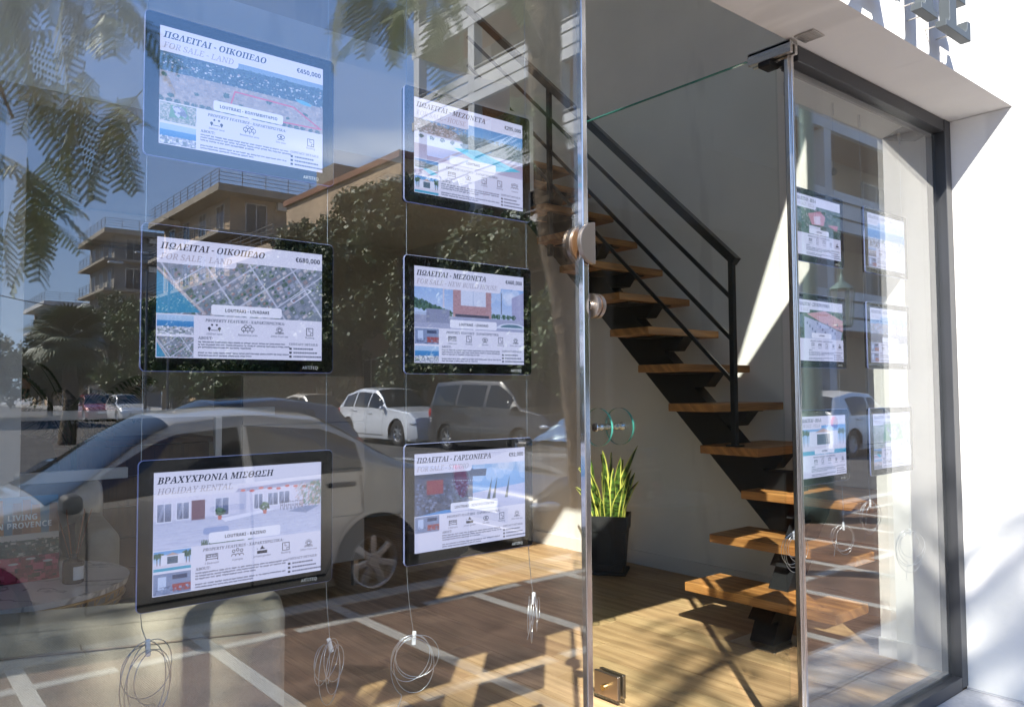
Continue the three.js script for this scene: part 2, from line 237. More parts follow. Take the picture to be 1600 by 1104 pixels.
// glass door, open inwards at a right angle
const DX = 2.352;
const door = thing('glass_door', 'frameless glass door standing open into the shop', 'door', [DX, 0, -0.045]);
part('leaf', bx(-0.006, 0.006, 0.01, 2.378, -0.925, -0.005), M.leafGlass, door);
part('polished_edge', [bx(-0.006, 0.006, 2.379, 2.3815, -0.925, -0.115), bx(-0.006, 0.006, 0.01, 2.378, -0.9275, -0.9258)], M.glassEdge, door);
{ const p = part('top_fitting', [rbx(-0.022, -0.007, 2.352, 2.396, -0.10, 0.064, 0.003), rbx(0.007, 0.022, 2.352, 2.396, -0.10, 0.064, 0.003), rbx(-0.022, 0.022, 2.383, 2.397, -0.099, 0.063, 0.002)], M.steel, door); part('pivot', [rbx(-0.03, 0.03, 2.33, 2.35, -0.055, -0.01, 0.004)], M.rubber, door);
  part('bottom_fitting', [rbx(-0.02, -0.007, 0.012, 0.055, -0.14, -0.006, 0.003), rbx(0.007, 0.02, 0.012, 0.055, -0.14, -0.006, 0.003)], M.steel, door);
  const lk = part('lock', [rbx(-0.024, -0.007, 0.03, 0.122, -0.868, -0.738, 0.003), rbx(0.007, 0.024, 0.03, 0.122, -0.868, -0.738, 0.003)], M.satin, door);
  const kc = new THREE.CylinderGeometry(0.011, 0.012, 0.022, 20); kc.rotateZ(Math.PI / 2); kc.translate(-0.033, 0.07, -0.803); part('key_cylinder', kc, std({ color: lin(0.55, 0.42, 0.2), roughness: 0.25, metalness: 1 }), lk);
  // ring handle: two round glass plates on a steel spindle
  const h = new THREE.Group(); h.name = 'handle'; h.position.set(0, 1.10, -0.79); door.add(h);
  for (const s of [-1, 1]) { const g = new THREE.CylinderGeometry(0.076, 0.076, 0.01, 64, 1, true); g.rotateZ(Math.PI / 2); g.translate(s * 0.062, 0, 0); const f = new THREE.CylinderGeometry(0.075, 0.075, 0.0088, 64); f.rotateZ(Math.PI / 2); f.translate(s * 0.062, 0, 0); part('ring_plate', f, M.leafGlass, h); part('plate_edge', g, M.glassEdge, h); }
  const sp = lathe([[0.0, -0.085], [0.016, -0.085], [0.017, -0.075], [0.009, -0.068], [0.009, -0.055], [0.014, -0.05], [0.014, -0.04], [0.008, -0.03], [0.012, -0.02], [0.012, -0.007], [0.012, 0.02], [0.008, 0.03], [0.014, 0.04], [0.014, 0.05], [0.009, 0.055], [0.009, 0.068], [0.017, 0.075], [0.016, 0.085], [0, 0.085]], 24); sp.rotateZ(Math.PI / 2); part('spindle', sp, M.steelBright, h); }
// ---------- staircase ----------
const stair = thing('staircase', 'open staircase of timber treads on a black steel stringer', 'staircase', [0, 0, 0]);
{
  const TH = 0.045, R = rng(5);
  const plank = (x0, x1, y, z0, z1, alongX) => { const g = new RoundedBoxGeometry(x1 - x0, TH, z1 - z0, 2, 0.004); g.translate((x0 + x1) / 2, y - TH / 2, (z0 + z1) / 2); const p = g.attributes.position, n = g.attributes.normal, uv = [], o = [R(), R()]; for (let i = 0; i < p.count; i++) { const a = alongX ? p.getX(i) : p.getZ(i), c = (alongX ? p.getZ(i) : p.getX(i)) + p.getY(i); uv.push(o[0] + c / 0.5, o[1] + a / 1.1); } g.setAttribute('uv', new THREE.Float32BufferAttribute(uv, 2)); return g; };
  part('tread', plank(3.39, 3.70, 0.235, -1.285, -0.45, false), M.tread, stair);
  part('tread', plank(3.59, 3.96, 0.465, -1.27, -0.45, false), M.tread, stair);
  part('tread', plank(3.73, 4.30, 0.697, -1.16, -0.45, false), M.tread, stair);
  part('tread', plank(3.655, 4.30, 0.935, -1.37, -1.00, true), M.tread, stair);
  const yN = n => 1.168 + 0.2275 * (n - 5), zN = n => -1.237 - 0.2265 * (n - 5);
  for (let n = 5; n <= 13; n++) part('tread', plank(3.608, 4.30, yN(n), zN(n) - 0.315, zN(n), true), M.tread, stair);
  // stringer of the upper flight: sloping band with a bracket under each tread
  const X0 = 3.95, X1 = 4.05, out = [];
  const slopeTop = z => 1.26 + (-1.626 - z), under = z => 1.176 + (-1.851 - z) * 1.02;
  { const zs = -0.98, ze = -3.35; const poly = [[-zs, under(zs) + 0.03], [-ze, under(ze)], [-ze, slopeTop(ze)], [-zs, slopeTop(zs)]]; const g = extrude(poly, X1 - X0); g.rotateY(Math.PI / 2); g.translate(X0, 0, 0); out.push(g); }
  for (let n = 4; n <= 13; n++) { const y = (n === 4 ? 0.935 : yN(n)) - TH, z = n === 4 ? -1.01 : zN(n); const a = -z; const poly = [[a + 0.004, y - 0.001], [a + 0.08, y - 0.088], [a + 0.20, y - 0.088], [a + 0.31, y - 0.001]]; const g = extrude(poly, X1 - X0 - 0.004); g.rotateY(Math.PI / 2); g.translate(X0 + 0.002, 0, 0); out.push(g); }
  for (const g of out) g.scale(1, 1, 1);
  part('stringer', out, M.blackSteel, stair);
  // lower flight, climbing towards the wall
  const low = [];
  const ex = (poly, z0, z1) => { const g = extrude(poly, z1 - z0); g.translate(0, 0, z0); low.push(g); };
  ex([[3.44, 0.0], [3.60, 0.0], [3.66, 0.115], [3.665, 0.19], [3.50, 0.19], [3.43, 0.115], [3.50, 0.115]], -0.93, -0.80);
  ex([[3.60, 0.236], [3.72, 0.236], [3.84, 0.36], [3.86, 0.42], [3.68, 0.42], [3.62, 0.35], [3.68, 0.35]], -0.92, -0.81);
  ex([[3.76, 0.466], [3.90, 0.466], [4.02, 0.58], [4.04, 0.652], [3.84, 0.652], [3.78, 0.57], [3.84, 0.57]], -0.92, -0.81);
  ex([[3.86, 0.698], [3.97, 0.698], [3.97, 0.80], [3.86, 0.80]], -1.1, -0.9);
  part('stringer', low, M.blackSteel, stair);
  part('foot_plate', [rbx(3.36, 3.68, -0.001, 0.006, -0.99, -0.74, 0.002)], M.steel, stair);
  for (let n = 4; n <= 13; n++) { const y = (n === 4 ? 0.935 : yN(n)) - TH, z = n === 4 ? -1.02 : zN(n); part('tread_plate', bx(3.74, 4.16, y - 0.0075, y - 0.0012, z - 0.27, z - 0.05), M.blackSteel, stair); }
  // balustrade
  const XP = 3.70, p0 = V(XP, 1.965, -1.165), p1 = V(XP, 4.3, -3.60), sl = (p1.y - p0.y) / (p1.z - p0.z), on = (z, d) => V(XP, p0.y + (z - p0.z) * sl - d, z);
  part('handrail', [barUp(on(-1.14, -0.005), on(-3.6, -0.005), 0.05, 0.045)], M.railPaint, stair);
  for (const d of [0.225, 0.455, 0.685]) part('rail', [barUp(on(-1.17, d), on(-3.6, d), 0.012, 0.022)], M.railPaint, stair);
  part('post', [rbx(XP - 0.016, XP + 0.016, 0.936, 1.95, -1.185, -1.153, 0.004), rbx(XP - 0.032, XP + 0.032, 0.936, 0.944, -1.21, -1.13, 0.002)], M.railPaint, stair);
  part('post', [rbx(XP - 0.016, XP + 0.016, 2.18, 3.36, -2.66, -2.628, 0.004)], M.railPaint, stair);
}
// ================= window displays =================
const DW = 0.376, DH = 0.268, SWd = 0.3235, SHt = 0.2195, DZ = -0.12;
function speck(g, x, y, w, h, n, cols, R, s0, s1) { for (let i = 0; i < n; i++) { g.fillStyle = cols[(R() * cols.length) | 0]; const a = s0 + R() * (s1 - s0); g.fillRect(x + R() * w, y + R() * h, a * (0.6 + R()), a * (0.5 + 0.7 * R())); } }
function poly(g, pts, fill, stroke, lw) { g.beginPath(); pts.forEach((p, i) => i ? g.lineTo(p[0], p[1]) : g.moveTo(p[0], p[1])); if (fill) { g.closePath(); g.fillStyle = fill; g.fill(); } if (stroke) { g.strokeStyle = stroke; g.lineWidth = lw; g.stroke(); } }
function sky2(g, x, y, w, h, a, b) { const k = g.createLinearGradient(0, y, 0, y + h); k.addColorStop(0, a); k.addColorStop(1, b); g.fillStyle = k; g.fillRect(x, y, w, h); }
function bush(g, x, y, r, R, cols) { for (let i = 0; i < 40; i++) { const a = R() * 6.28, d = Math.sqrt(R()) * r; g.fillStyle = cols[(R() * cols.length) | 0]; g.beginPath(); g.arc(x + Math.cos(a) * d, y + Math.sin(a) * d * 0.7, r * (0.12 + 0.14 * R()), 0, 7); g.fill(); } }
const GREENS = ['#33543a', '#2a4631', '#47694a', '#3b5c52', '#54755a'];
const pics = {
  land(g, x, y, w, h, R) { sky2(g, x, y, w, h * 0.2, '#7fa0bd', '#8aa9bd'); g.fillStyle = '#49677a'; g.fillRect(x, y + h * 0.1, w, h * 0.4); speck(g, x, y + h * 0.08, w, h * 0.42, 1500, ['#3d5a68', '#365260', '#5d7d85', '#2f4a55', '#4a6a6a'], R, 3, 12); speck(g, x, y + h * 0.15, w, h * 0.36, 170, ['#c9d0d6', '#b4a9a8', '#d9dfe2'], R, 4, 12);
    sky2(g, x, y + h * 0.46, w, h * 0.54, '#a39f9c', '#b7aca0'); speck(g, x, y + h * 0.46, w, h * 0.54, 900, ['#a89f98', '#b5aaa0', '#9a938e', '#c0b6aa'], R, 4, 22); for (let i = 0; i < 16; i++) bush(g, x + R() * w, y + h * (0.5 + 0.5 * R()), 8 + 14 * R(), R, ['#41614f', '#38554a', '#4d6d5a']); for (let i = 0; i < 22; i++) bush(g, x + i / 22 * w + R() * 20, y + h * 0.97, 17, R, ['#3a5550', '#44615c', '#5a7468']);
    g.fillStyle = '#5fb4cf'; g.beginPath(); g.ellipse(x + w * 0.87, y + h * 0.45, 55, 13, 0.15, 0, 7); g.fill(); poly(g, [[x + w * 0.4, y + h * 0.86], [x + w * 0.43, y + h * 0.55], [x + w * 0.8, y + h * 0.58], [x + w * 0.985, y + h * 0.9], [x + w * 0.7, y + h * 0.92]], null, '#e0566f', 8); },
  aerial(g, x, y, w, h, R) { g.fillStyle = '#7d8790'; g.fillRect(x, y, w, h); g.save(); g.beginPath(); g.rect(x, y, w, h); g.clip(); g.translate(x + w / 2, y + h / 2); g.rotate(-0.62); for (let i = -14; i < 14; i++) for (let j = -12; j < 12; j++) { const bw = 44, bh = 30; g.fillStyle = ['#8e959d', '#a7a3a6', '#747d88', '#b9b3b1', '#657568', '#8d7f80', '#9fa6b4', '#57695d'][(R() * 8) | 0]; g.fillRect(i * bw + 3, j * bh + 2, bw * (0.5 + 0.45 * R()), bh * (0.5 + 0.4 * R())); if (R() < 0.3) bush(g, i * bw + 30, j * bh + 20, 9, R, GREENS); if (R() < 0.4) { g.fillStyle = ['#c8ccd6', '#a8807a', '#d8d4d8'][(R() * 3) | 0]; g.fillRect(i * bw + 8, j * bh + 6, 15, 10); } }
    g.fillStyle = '#c4c8d2'; for (const k of [-250, -90, 60, 190]) g.fillRect(-800, k, 1600, 9); for (const k of [-330, -120, 110, 330]) g.fillRect(k, -600, 11, 1200); g.restore(); poly(g, [[x, y + h * 0.26], [x + w * 0.24, y + h * 0.95], [x, y + h]], '#3c8fae'); poly(g, [[x, y + h * 0.2], [x + w * 0.27, y + h * 0.98]], null, '#c2b8b4', 13);
    poly(g, [[x + w * 0.79, y + h * 0.62], [x + w * 0.9, y + h * 0.38], [x + w * 0.925, y + h * 0.42], [x + w * 0.81, y + h * 0.67], [x + w * 0.79, y + h * 0.62]], null, '#f4f5ff', 5); },
  villa(g, x, y, w, h, R) {
    sky2(g, x, y, w, h * 0.55, '#e6e4f0', '#d6d8ea'); sky2(g, x, y + h * 0.5, w, h * 0.5, '#c2c9de', '#d3d8ea');
    poly(g, [[x, y + h * 0.02], [x + w * 0.5, y + h * 0.06], [x + w, y - h * 0.02], [x + w, y + h * 0.05], [x + w * 0.5, y + h * 0.12], [x, y + h * 0.08]], '#a9aec6');
    poly(g, [[x + w * 0.48, y + h * 0.08], [x + w * 0.52, y + h * 0.08], [x + w * 0.52, y + h * 0.52], [x + w * 0.48, y + h * 0.55]], '#bfc4da');
    for (let i = 0; i < 500; i++) { g.globalAlpha = 0.25; g.fillStyle = ['#b4bcd6', '#d9ddee', '#a9b2cc'][(R() * 3) | 0]; const yy = 0.52 + 0.48 * R(); g.fillRect(x + w * R(), y + h * yy, 20 + 60 * yy * R(), 3 + 6 * yy * R()); g.globalAlpha = 1; }
    for (let i = 0; i < 12; i++) poly(g, [[x, y + h * (0.56 + i * i * 0.0035)], [x + w, y + h * (0.5 + i * i * 0.0045)]], null, 'rgba(150,158,184,0.35)', 2);
    const win = (a, b, c, d) => { g.fillStyle = '#f1f2fa'; g.fillRect(x + w * a - 5, y + h * b - 5, w * c + 10, h * d + 10); sky2(g, x + w * a, y + h * b, w * c, h * d, '#8d9ab4', '#56617a'); g.fillStyle = '#f1f2fa'; g.fillRect(x + w * (a + c / 2) - 2, y + h * b, 4, h * d); g.fillStyle = 'rgba(230,236,250,0.35)'; poly(g, [[x + w * a, y + h * (b + d)], [x + w * (a + c * 0.4), y + h * b], [x + w * (a + c * 0.6), y + h * b], [x + w * (a + c * 0.2), y + h * (b + d)]], 'rgba(230,236,250,0.3)'); };
    win(0.02, 0.22, 0.075, 0.3); win(0.125, 0.22, 0.065, 0.28); win(0.34, 0.2, 0.075, 0.3); win(0.57, 0.19, 0.05, 0.26); win(0.655, 0.19, 0.06, 0.22); win(0.725, 0.18, 0.065, 0.22);
    g.fillStyle = '#74505c'; g.fillRect(x + w * 0.205, y + h * 0.2, w * 0.075, h * 0.34); for (let i = 0; i < 12; i++) { g.fillStyle = 'rgba(40,25,35,0.3)'; g.fillRect(x + w * 0.208, y + h * (0.215 + i * 0.027), w * 0.069, 2); }
    poly(g, [[x + w * 0.37, y + h * 0.56], [x + w * 0.66, y + h * 0.47], [x + w * 0.7, y + h * 0.5], [x + w * 0.4, y + h * 0.63]], '#eceefa');
    for (const [a, b] of [[0.365, 0.44], [0.635, 0.42]]) { bush(g, x + w * a, y + h * b, 30, R, GREENS); bush(g, x + w * a, y + h * (b - 0.04), 18, R, ['#6c8c6a', '#5a7a5c']); poly(g, [[x + w * a - 13, y + h * (b + 0.07)], [x + w * a + 13, y + h * (b + 0.07)], [x + w * a + 9, y + h * (b + 0.14)], [x + w * a - 9, y + h * (b + 0.14)]], '#c46458'); }
    for (let i = 0; i < 7; i++) { const a = x + w * (0.735 + 0.024 * i), b = y + h * (0.37 + 0.01 * (i % 2)); g.strokeStyle = '#39415a'; g.lineWidth = 3; g.strokeRect(a, b, 13, 24); poly(g, [[a, b + 24], [a - 3, b + 50]], null, '#39415a', 3); poly(g, [[a + 13, b + 24], [a + 16, b + 50]], null, '#39415a', 3); } g.fillStyle = '#dfe2ee'; g.fillRect(x + w * 0.76, y + h * 0.4, w * 0.12, 7);
    for (let i = 0; i < 9; i++) { g.fillStyle = ['#e4706a', '#d95a58'][i % 2]; g.beginPath(); g.ellipse(x + w * (0.5 + 0.055 * i), y + h * (0.1 + 0.02 * Math.sin(i * 2.1)), 16, 7, 0, 0, 7); g.fill(); }
    for (let i = 0; i < 420; i++) { const a = x + w * (0.83 + 0.17 * Math.sqrt(R())), b = y + h * (0.02 + 0.44 * R()); poly(g, [[a, b], [a - 16 * R(), b + 22 * R()]], null, ['#47886f', '#c98a74', '#5d9a80', '#a8705f', '#356b58'][(R() * 5) | 0], 3); }
    poly(g, [[x + w * 0.78, y + h * 0.56], [x + w * 0.9, y + h * 0.62], [x + w * 0.99, y + h * 0.5], [x + w * 0.9, y + h * 0.49]], '#7c8cae'); g.fillStyle = '#93a5cc'; g.beginPath(); g.roundRect(x + w * 0.27, y + h * 0.7, w * 0.15, h * 0.12, 18); g.fill();
    for (let i = 0; i < 130; i++) { const a = x + w * (0.26 + 0.3 * R()); poly(g, [[a, y + h], [a + 26 * (R() - 0.5), y + h * (0.9 + 0.05 * R())]], null, GREENS[(R() * 5) | 0], 3); }
  },
  pool(g, x, y, w, h, R) { sky2(g, x, y, w, h * 0.45, '#4f93c6', '#a5cbe0'); poly(g, [[x, y + h * 0.1], [x + w * 0.35, y + h * 0.24], [x + w * 0.5, y + h * 0.45], [x, y + h * 0.45]], '#a79c90'); speck(g, x, y + h * 0.12, w * 0.45, h * 0.3, 400, ['#c9c3bd', '#8d8a80', '#6f7a70', '#e5e3e0'], R, 4, 13); g.fillStyle = '#7f8e86'; g.fillRect(x + w * 0.4, y + h * 0.3, w * 0.6, h * 0.3); speck(g, x + w * 0.4, y + h * 0.22, w * 0.6, h * 0.36, 900, ['#6b7a72', '#93a29a', '#586a62'], R, 4, 14); g.fillStyle = '#e8eaf2'; g.fillRect(x, y + h * 0.42, w * 0.42, h * 0.3); for (let i = 0; i < 5; i++) bush(g, x + w * (0.06 + 0.09 * i), y + h * 0.5, 20, R, ['#4f6257', '#61756a']); sky2(g, x, y + h * 0.68, w, h * 0.32, '#b7a9b4', '#c5bccb'); poly(g, [[x + w * 0.34, y + h * 0.6], [x + w * 0.56, y + h * 0.54], [x + w * 0.98, y + h * 0.82], [x + w * 0.7, y + h * 0.95]], '#4fd0e0'); poly(g, [[x + w * 0.44, y + h * 0.61], [x + w * 0.56, y + h * 0.57], [x + w * 0.84, y + h * 0.8], [x + w * 0.68, y + h * 0.84]], '#2fb3cc'); },
  house(g, x, y, w, h, R) { sky2(g, x, y, w, h, '#8fb4e0', '#dfe7f4'); for (let i = 0; i < 9; i++) { g.globalAlpha = 0.25; g.fillStyle = '#fff'; g.beginPath(); g.arc(x + w * (0.6 + 0.35 * R()), y + h * 0.2 * R() + 30, 50, 0, 7); g.fill(); g.globalAlpha = 1; } for (let i = 0; i < 9; i++) bush(g, x + i * 36, y + h * (0.45 + 0.03 * i), 46, R, GREENS); g.fillStyle = '#b98f8d'; g.fillRect(x + w * 0.33, y + h * 0.03, w * 0.35, h * 0.7); speck(g, x + w * 0.33, y + h * 0.03, w * 0.35, h * 0.7, 700, ['#c59a96', '#a87d7c', '#b78a85'], R, 4, 11); g.fillStyle = '#dbe3f0'; g.fillRect(x + w * 0.4, y + h * 0.1, w * 0.23, h * 0.36); g.fillStyle = '#9fb0c8'; g.fillRect(x + w * 0.51, y + h * 0.1, 4, h * 0.36); g.fillStyle = '#4a4a55'; g.fillRect(x + w * 0.35, y + h * 0.66, w * 0.31, h * 0.06); g.fillStyle = '#d4d0da'; g.fillRect(x + w * 0.24, y + h * 0.1, 14, h * 0.45); g.fillRect(x + w * 0.24, y + h * 0.1, w * 0.1, 10); poly(g, [[x + w * 0.88, y + h * 0.2], [x + w, y + h * 0.05], [x + w, y + h], [x + w * 0.89, y + h]], '#a9a9c4'); g.fillStyle = '#66707e'; g.fillRect(x + w * 0.775, y + h * 0.1, 9, h * 0.5); for (let i = 0; i < 5; i++) bush(g, x + w * (0.7 + 0.05 * i), y + h * 0.66, 24, R, GREENS); g.fillStyle = '#a9aec2'; g.fillRect(x, y + h * 0.72, w, h * 0.28); g.fillStyle = '#8d93a8'; g.fillRect(x + w * 0.1, y + h * 0.58, w * 0.2, h * 0.3); g.strokeStyle = '#5d6478'; for (let i = 0; i < 14; i++) g.strokeRect(x + i * 9, y + h * 0.68, 9, h * 0.2); g.fillStyle = '#e4ecf6'; g.beginPath(); g.ellipse(x + w * 0.88, y + h * 0.93, w * 0.15, h * 0.13, 0, Math.PI, 0); g.fill(); g.fillStyle = '#5f7f8a'; g.beginPath(); g.ellipse(x + w * 0.88, y + h * 0.9, w * 0.11, h * 0.075, 0, Math.PI, 0); g.fill(); },
  cafe(g, x, y, w, h, R) { sky2(g, x, y, w, h, '#9cc4e6', '#3f8fd0'); for (let i = 0; i < 12; i++) { g.globalAlpha = 0.3; g.fillStyle = '#eef4fb'; g.beginPath(); g.arc(x + w * (0.55 + 0.45 * R()), y + h * 0.25 * R(), 55, 0, 7); g.fill(); g.globalAlpha = 1; } poly(g, [[x + w * 0.5, y + h * 0.62], [x + w, y + h * 0.5], [x + w, y + h], [x + w * 0.3, y + h]], '#c2c9e2'); poly(g, [[x, y + h * 0.1], [x + w * 0.5, y + h * 0.06], [x + w * 0.5, y + h * 0.85], [x, y + h]], '#4a5468'); poly(g, [[x, y + h * 0.06], [x + w * 0.63, y + h * 0.1], [x + w * 0.62, y + h * 0.26], [x, y + h * 0.2]], '#333f52'); speck(g, x, y + h * 0.3, w * 0.48, h * 0.6, 420, ['#5c6880', '#3a4458', '#74809a', '#2c3546'], R, 4, 26); g.fillStyle = '#8e3a42'; g.fillRect(x + w * 0.1, y + h * 0.26, w * 0.14, h * 0.3); for (let i = 0; i < 14; i++) { g.fillStyle = '#f4f8ff'; g.beginPath(); g.arc(x + w * (0.32 + 0.02 * i), y + h * (0.3 + 0.004 * i), 4, 0, 7); g.fill(); } for (const a of [0.63, 0.68, 0.8]) poly(g, [[x + w * a, y + h * 0.8], [x + w * (a + 0.05), y + h * 0.3], [x + w * (a + 0.03), y + h * 0.8]], '#334a4e'); },
  roofs(g, x, y, w, h, R) { speck(g, x, y, w, h, 1, ['#3f5a48'], R, 1, 2); g.fillStyle = '#4d6454'; g.fillRect(x, y, w, h); speck(g, x, y, w, h, 1000, GREENS.concat(['#7b8579', '#a8a49a']), R, 6, 26); poly(g, [[x + w * 0.28, y + h * 0.3], [x + w * 0.55, y + h * 0.12], [x + w * 0.66, y + h * 0.3], [x + w * 0.62, y + h * 0.62], [x + w * 0.36, y + h * 0.66]], '#cf8f92'); poly(g, [[x + w * 0.4, y + h * 0.36], [x + w * 0.55, y + h * 0.3], [x + w * 0.55, y + h * 0.6], [x + w * 0.42, y + h * 0.62]], '#e6d0d2'); poly(g, [[x + w * 0.7, y + h * 0.55], [x + w * 0.95, y + h * 0.5], [x + w * 0.92, y + h * 0.72]], '#c77f84'); g.fillStyle = '#e3e3ea'; g.fillRect(x + w * 0.3, y + h * 0.7, w * 0.25, h * 0.1); },
  complex(g, x, y, w, h, R) { g.fillStyle = '#5b7060'; g.fillRect(x, y, w, h); speck(g, x, y, w, h, 700, GREENS, R, 6, 24); poly(g, [[x + w * 0.2, y + h * 0.15], [x + w * 0.6, y], [x + w, y + h * 0.3], [x + w, y + h * 0.7], [x + w * 0.5, y + h * 0.4]], '#d6a39c'); poly(g, [[x + w * 0.15, y + h * 0.25], [x + w * 0.5, y + h * 0.42], [x + w * 0.98, y + h * 0.72], [x + w * 0.95, y + h], [x + w * 0.15, y + h]], '#b9bfd0'); for (let i = 0; i < 14; i++) { g.fillStyle = '#56607a'; g.fillRect(x + w * (0.2 + 0.055 * i), y + h * (0.42 + 0.1 * (i % 4)), 24, 30); } },
  sea(g, x, y, w, h, R) { sky2(g, x, y, w, h * 0.3, '#b9d4ea', '#a8c8e2'); sky2(g, x, y + h * 0.3, w, h * 0.35, '#3f8cc4', '#2f7ab4'); g.fillStyle = '#d9dade'; g.fillRect(x, y + h * 0.62, w, h * 0.38); speck(g, x, y + h * 0.58, w, h * 0.42, 380, ['#8d97a0', '#c8cbd2', '#eef0f4', '#6d7c78', '#a9adb6'], R, 8, 34); },
  town(g, x, y, w, h, R) { sky2(g, x, y, w, h * 0.3, '#a9c8e2', '#8fb6d6'); g.fillStyle = '#9aa3ab'; g.fillRect(x, y + h * 0.28, w, h * 0.4); speck(g, x, y + h * 0.25, w, h * 0.42, 600, ['#c9b0a6', '#dfe0e4', '#7f8f88', '#b98d80', '#e9e9ee'], R, 6, 24); sky2(g, x, y + h * 0.66, w, h * 0.34, '#8a8f94', '#777c82'); for (let i = 0; i < 30; i++) { g.strokeStyle = '#c3c8cf'; g.beginPath(); g.moveTo(x + w * i / 30, y + h * 0.66); g.lineTo(x + w * i / 30, y + h * 0.9); g.stroke(); } },
  pavilion(g, x, y, w, h, R) { sky2(g, x, y, w, h * 0.6, '#5fa4da', '#cfe2f2'); for (const a of [0.08, 0.16, 0.86, 0.94]) { g.fillStyle = '#5f5850'; g.fillRect(x + w * a, y + h * 0.2, 9, h * 0.5); bush(g, x + w * a, y + h * 0.24, 44, R, GREENS); } g.fillStyle = '#eceef4'; g.fillRect(x + w * 0.2, y + h * 0.2, w * 0.62, h * 0.5); poly(g, [[x + w * 0.32, y + h * 0.24], [x + w * 0.5, y + h * 0.1], [x + w * 0.68, y + h * 0.24]], '#c6a596'); g.fillStyle = '#4e6470'; g.fillRect(x + w * 0.36, y + h * 0.3, w * 0.28, h * 0.36); g.fillStyle = '#e3dfe6'; g.fillRect(x, y + h * 0.7, w, h * 0.18); g.fillStyle = '#3fa8c0'; g.fillRect(x, y + h * 0.86, w, h * 0.14); },
  plan(g, x, y, w, h, R) { g.fillStyle = '#a9b3a6'; g.fillRect(x, y, w, h); speck(g, x, y, w, h, 800, ['#8fa08c', '#c2c2b4', '#7d917f', '#d3d0c6'], R, 6, 26); poly(g, [[x + w * 0.3, y + h * 0.1], [x + w * 0.7, y + h * 0.1], [x + w * 0.8, y + h * 0.7], [x + w * 0.25, y + h * 0.75]], '#6fa47a'); for (let i = 0; i < 22; i++) { g.fillStyle = ['#d6d8e2', '#9aa0b4', '#7b8298'][i % 3]; g.save(); g.translate(x + w * (0.38 + 0.3 * R()), y + h * (0.2 + 0.4 * R())); g.rotate(0.7); g.fillRect(-30, -18, 60, 32); g.restore(); } },
  room(g, x, y, w, h, R) { g.fillStyle = '#8292ae'; g.fillRect(x, y, w, h); g.fillStyle = '#c7d8ee'; g.fillRect(x + w * 0.12, y + h * 0.15, w * 0.22, h * 0.6); g.fillStyle = '#3b4660'; g.fillRect(x + w * 0.5, y + h * 0.12, w * 0.4, h * 0.2); g.fillStyle = '#a44a44'; g.fillRect(x + w * 0.5, y + h * 0.55, w * 0.5, h * 0.35); speck(g, x, y + h * 0.6, w, h * 0.4, 80, ['#6a7690', '#55617c', '#9aa6bf'], R, 5, 22); },
};
function soft(g, pic, x, y, w, h, R, W0, H0) {   // the print of a small photograph: drawn small, enlarged smoothly, a little grain and fading of the ink
  const k = 0.45, c = document.createElement('canvas'); c.width = Math.round(W0 * k); c.height = Math.round(H0 * k); const q = c.getContext('2d'); q.scale(k, k); pics[pic](q, 0, 0, W0, H0, R);
  q.setTransform(1, 0, 0, 1, 0, 0); for (let i = 0; i < 1500 * W0 / 1024; i++) { q.globalAlpha = 0.03 + 0.09 * R(); q.fillStyle = R() < 0.5 ? '#2e3648' : '#f2f2fa'; const a = 1 + R() * 3; q.fillRect(R() * c.width, R() * c.height, a, a * (0.4 + 0.8 * R())); }
  q.globalAlpha = 0.13; q.fillStyle = '#9fb2e6'; q.fillRect(0, 0, c.width, c.height); g.imageSmoothingEnabled = true; g.drawImage(c, x, y, w, h);
}
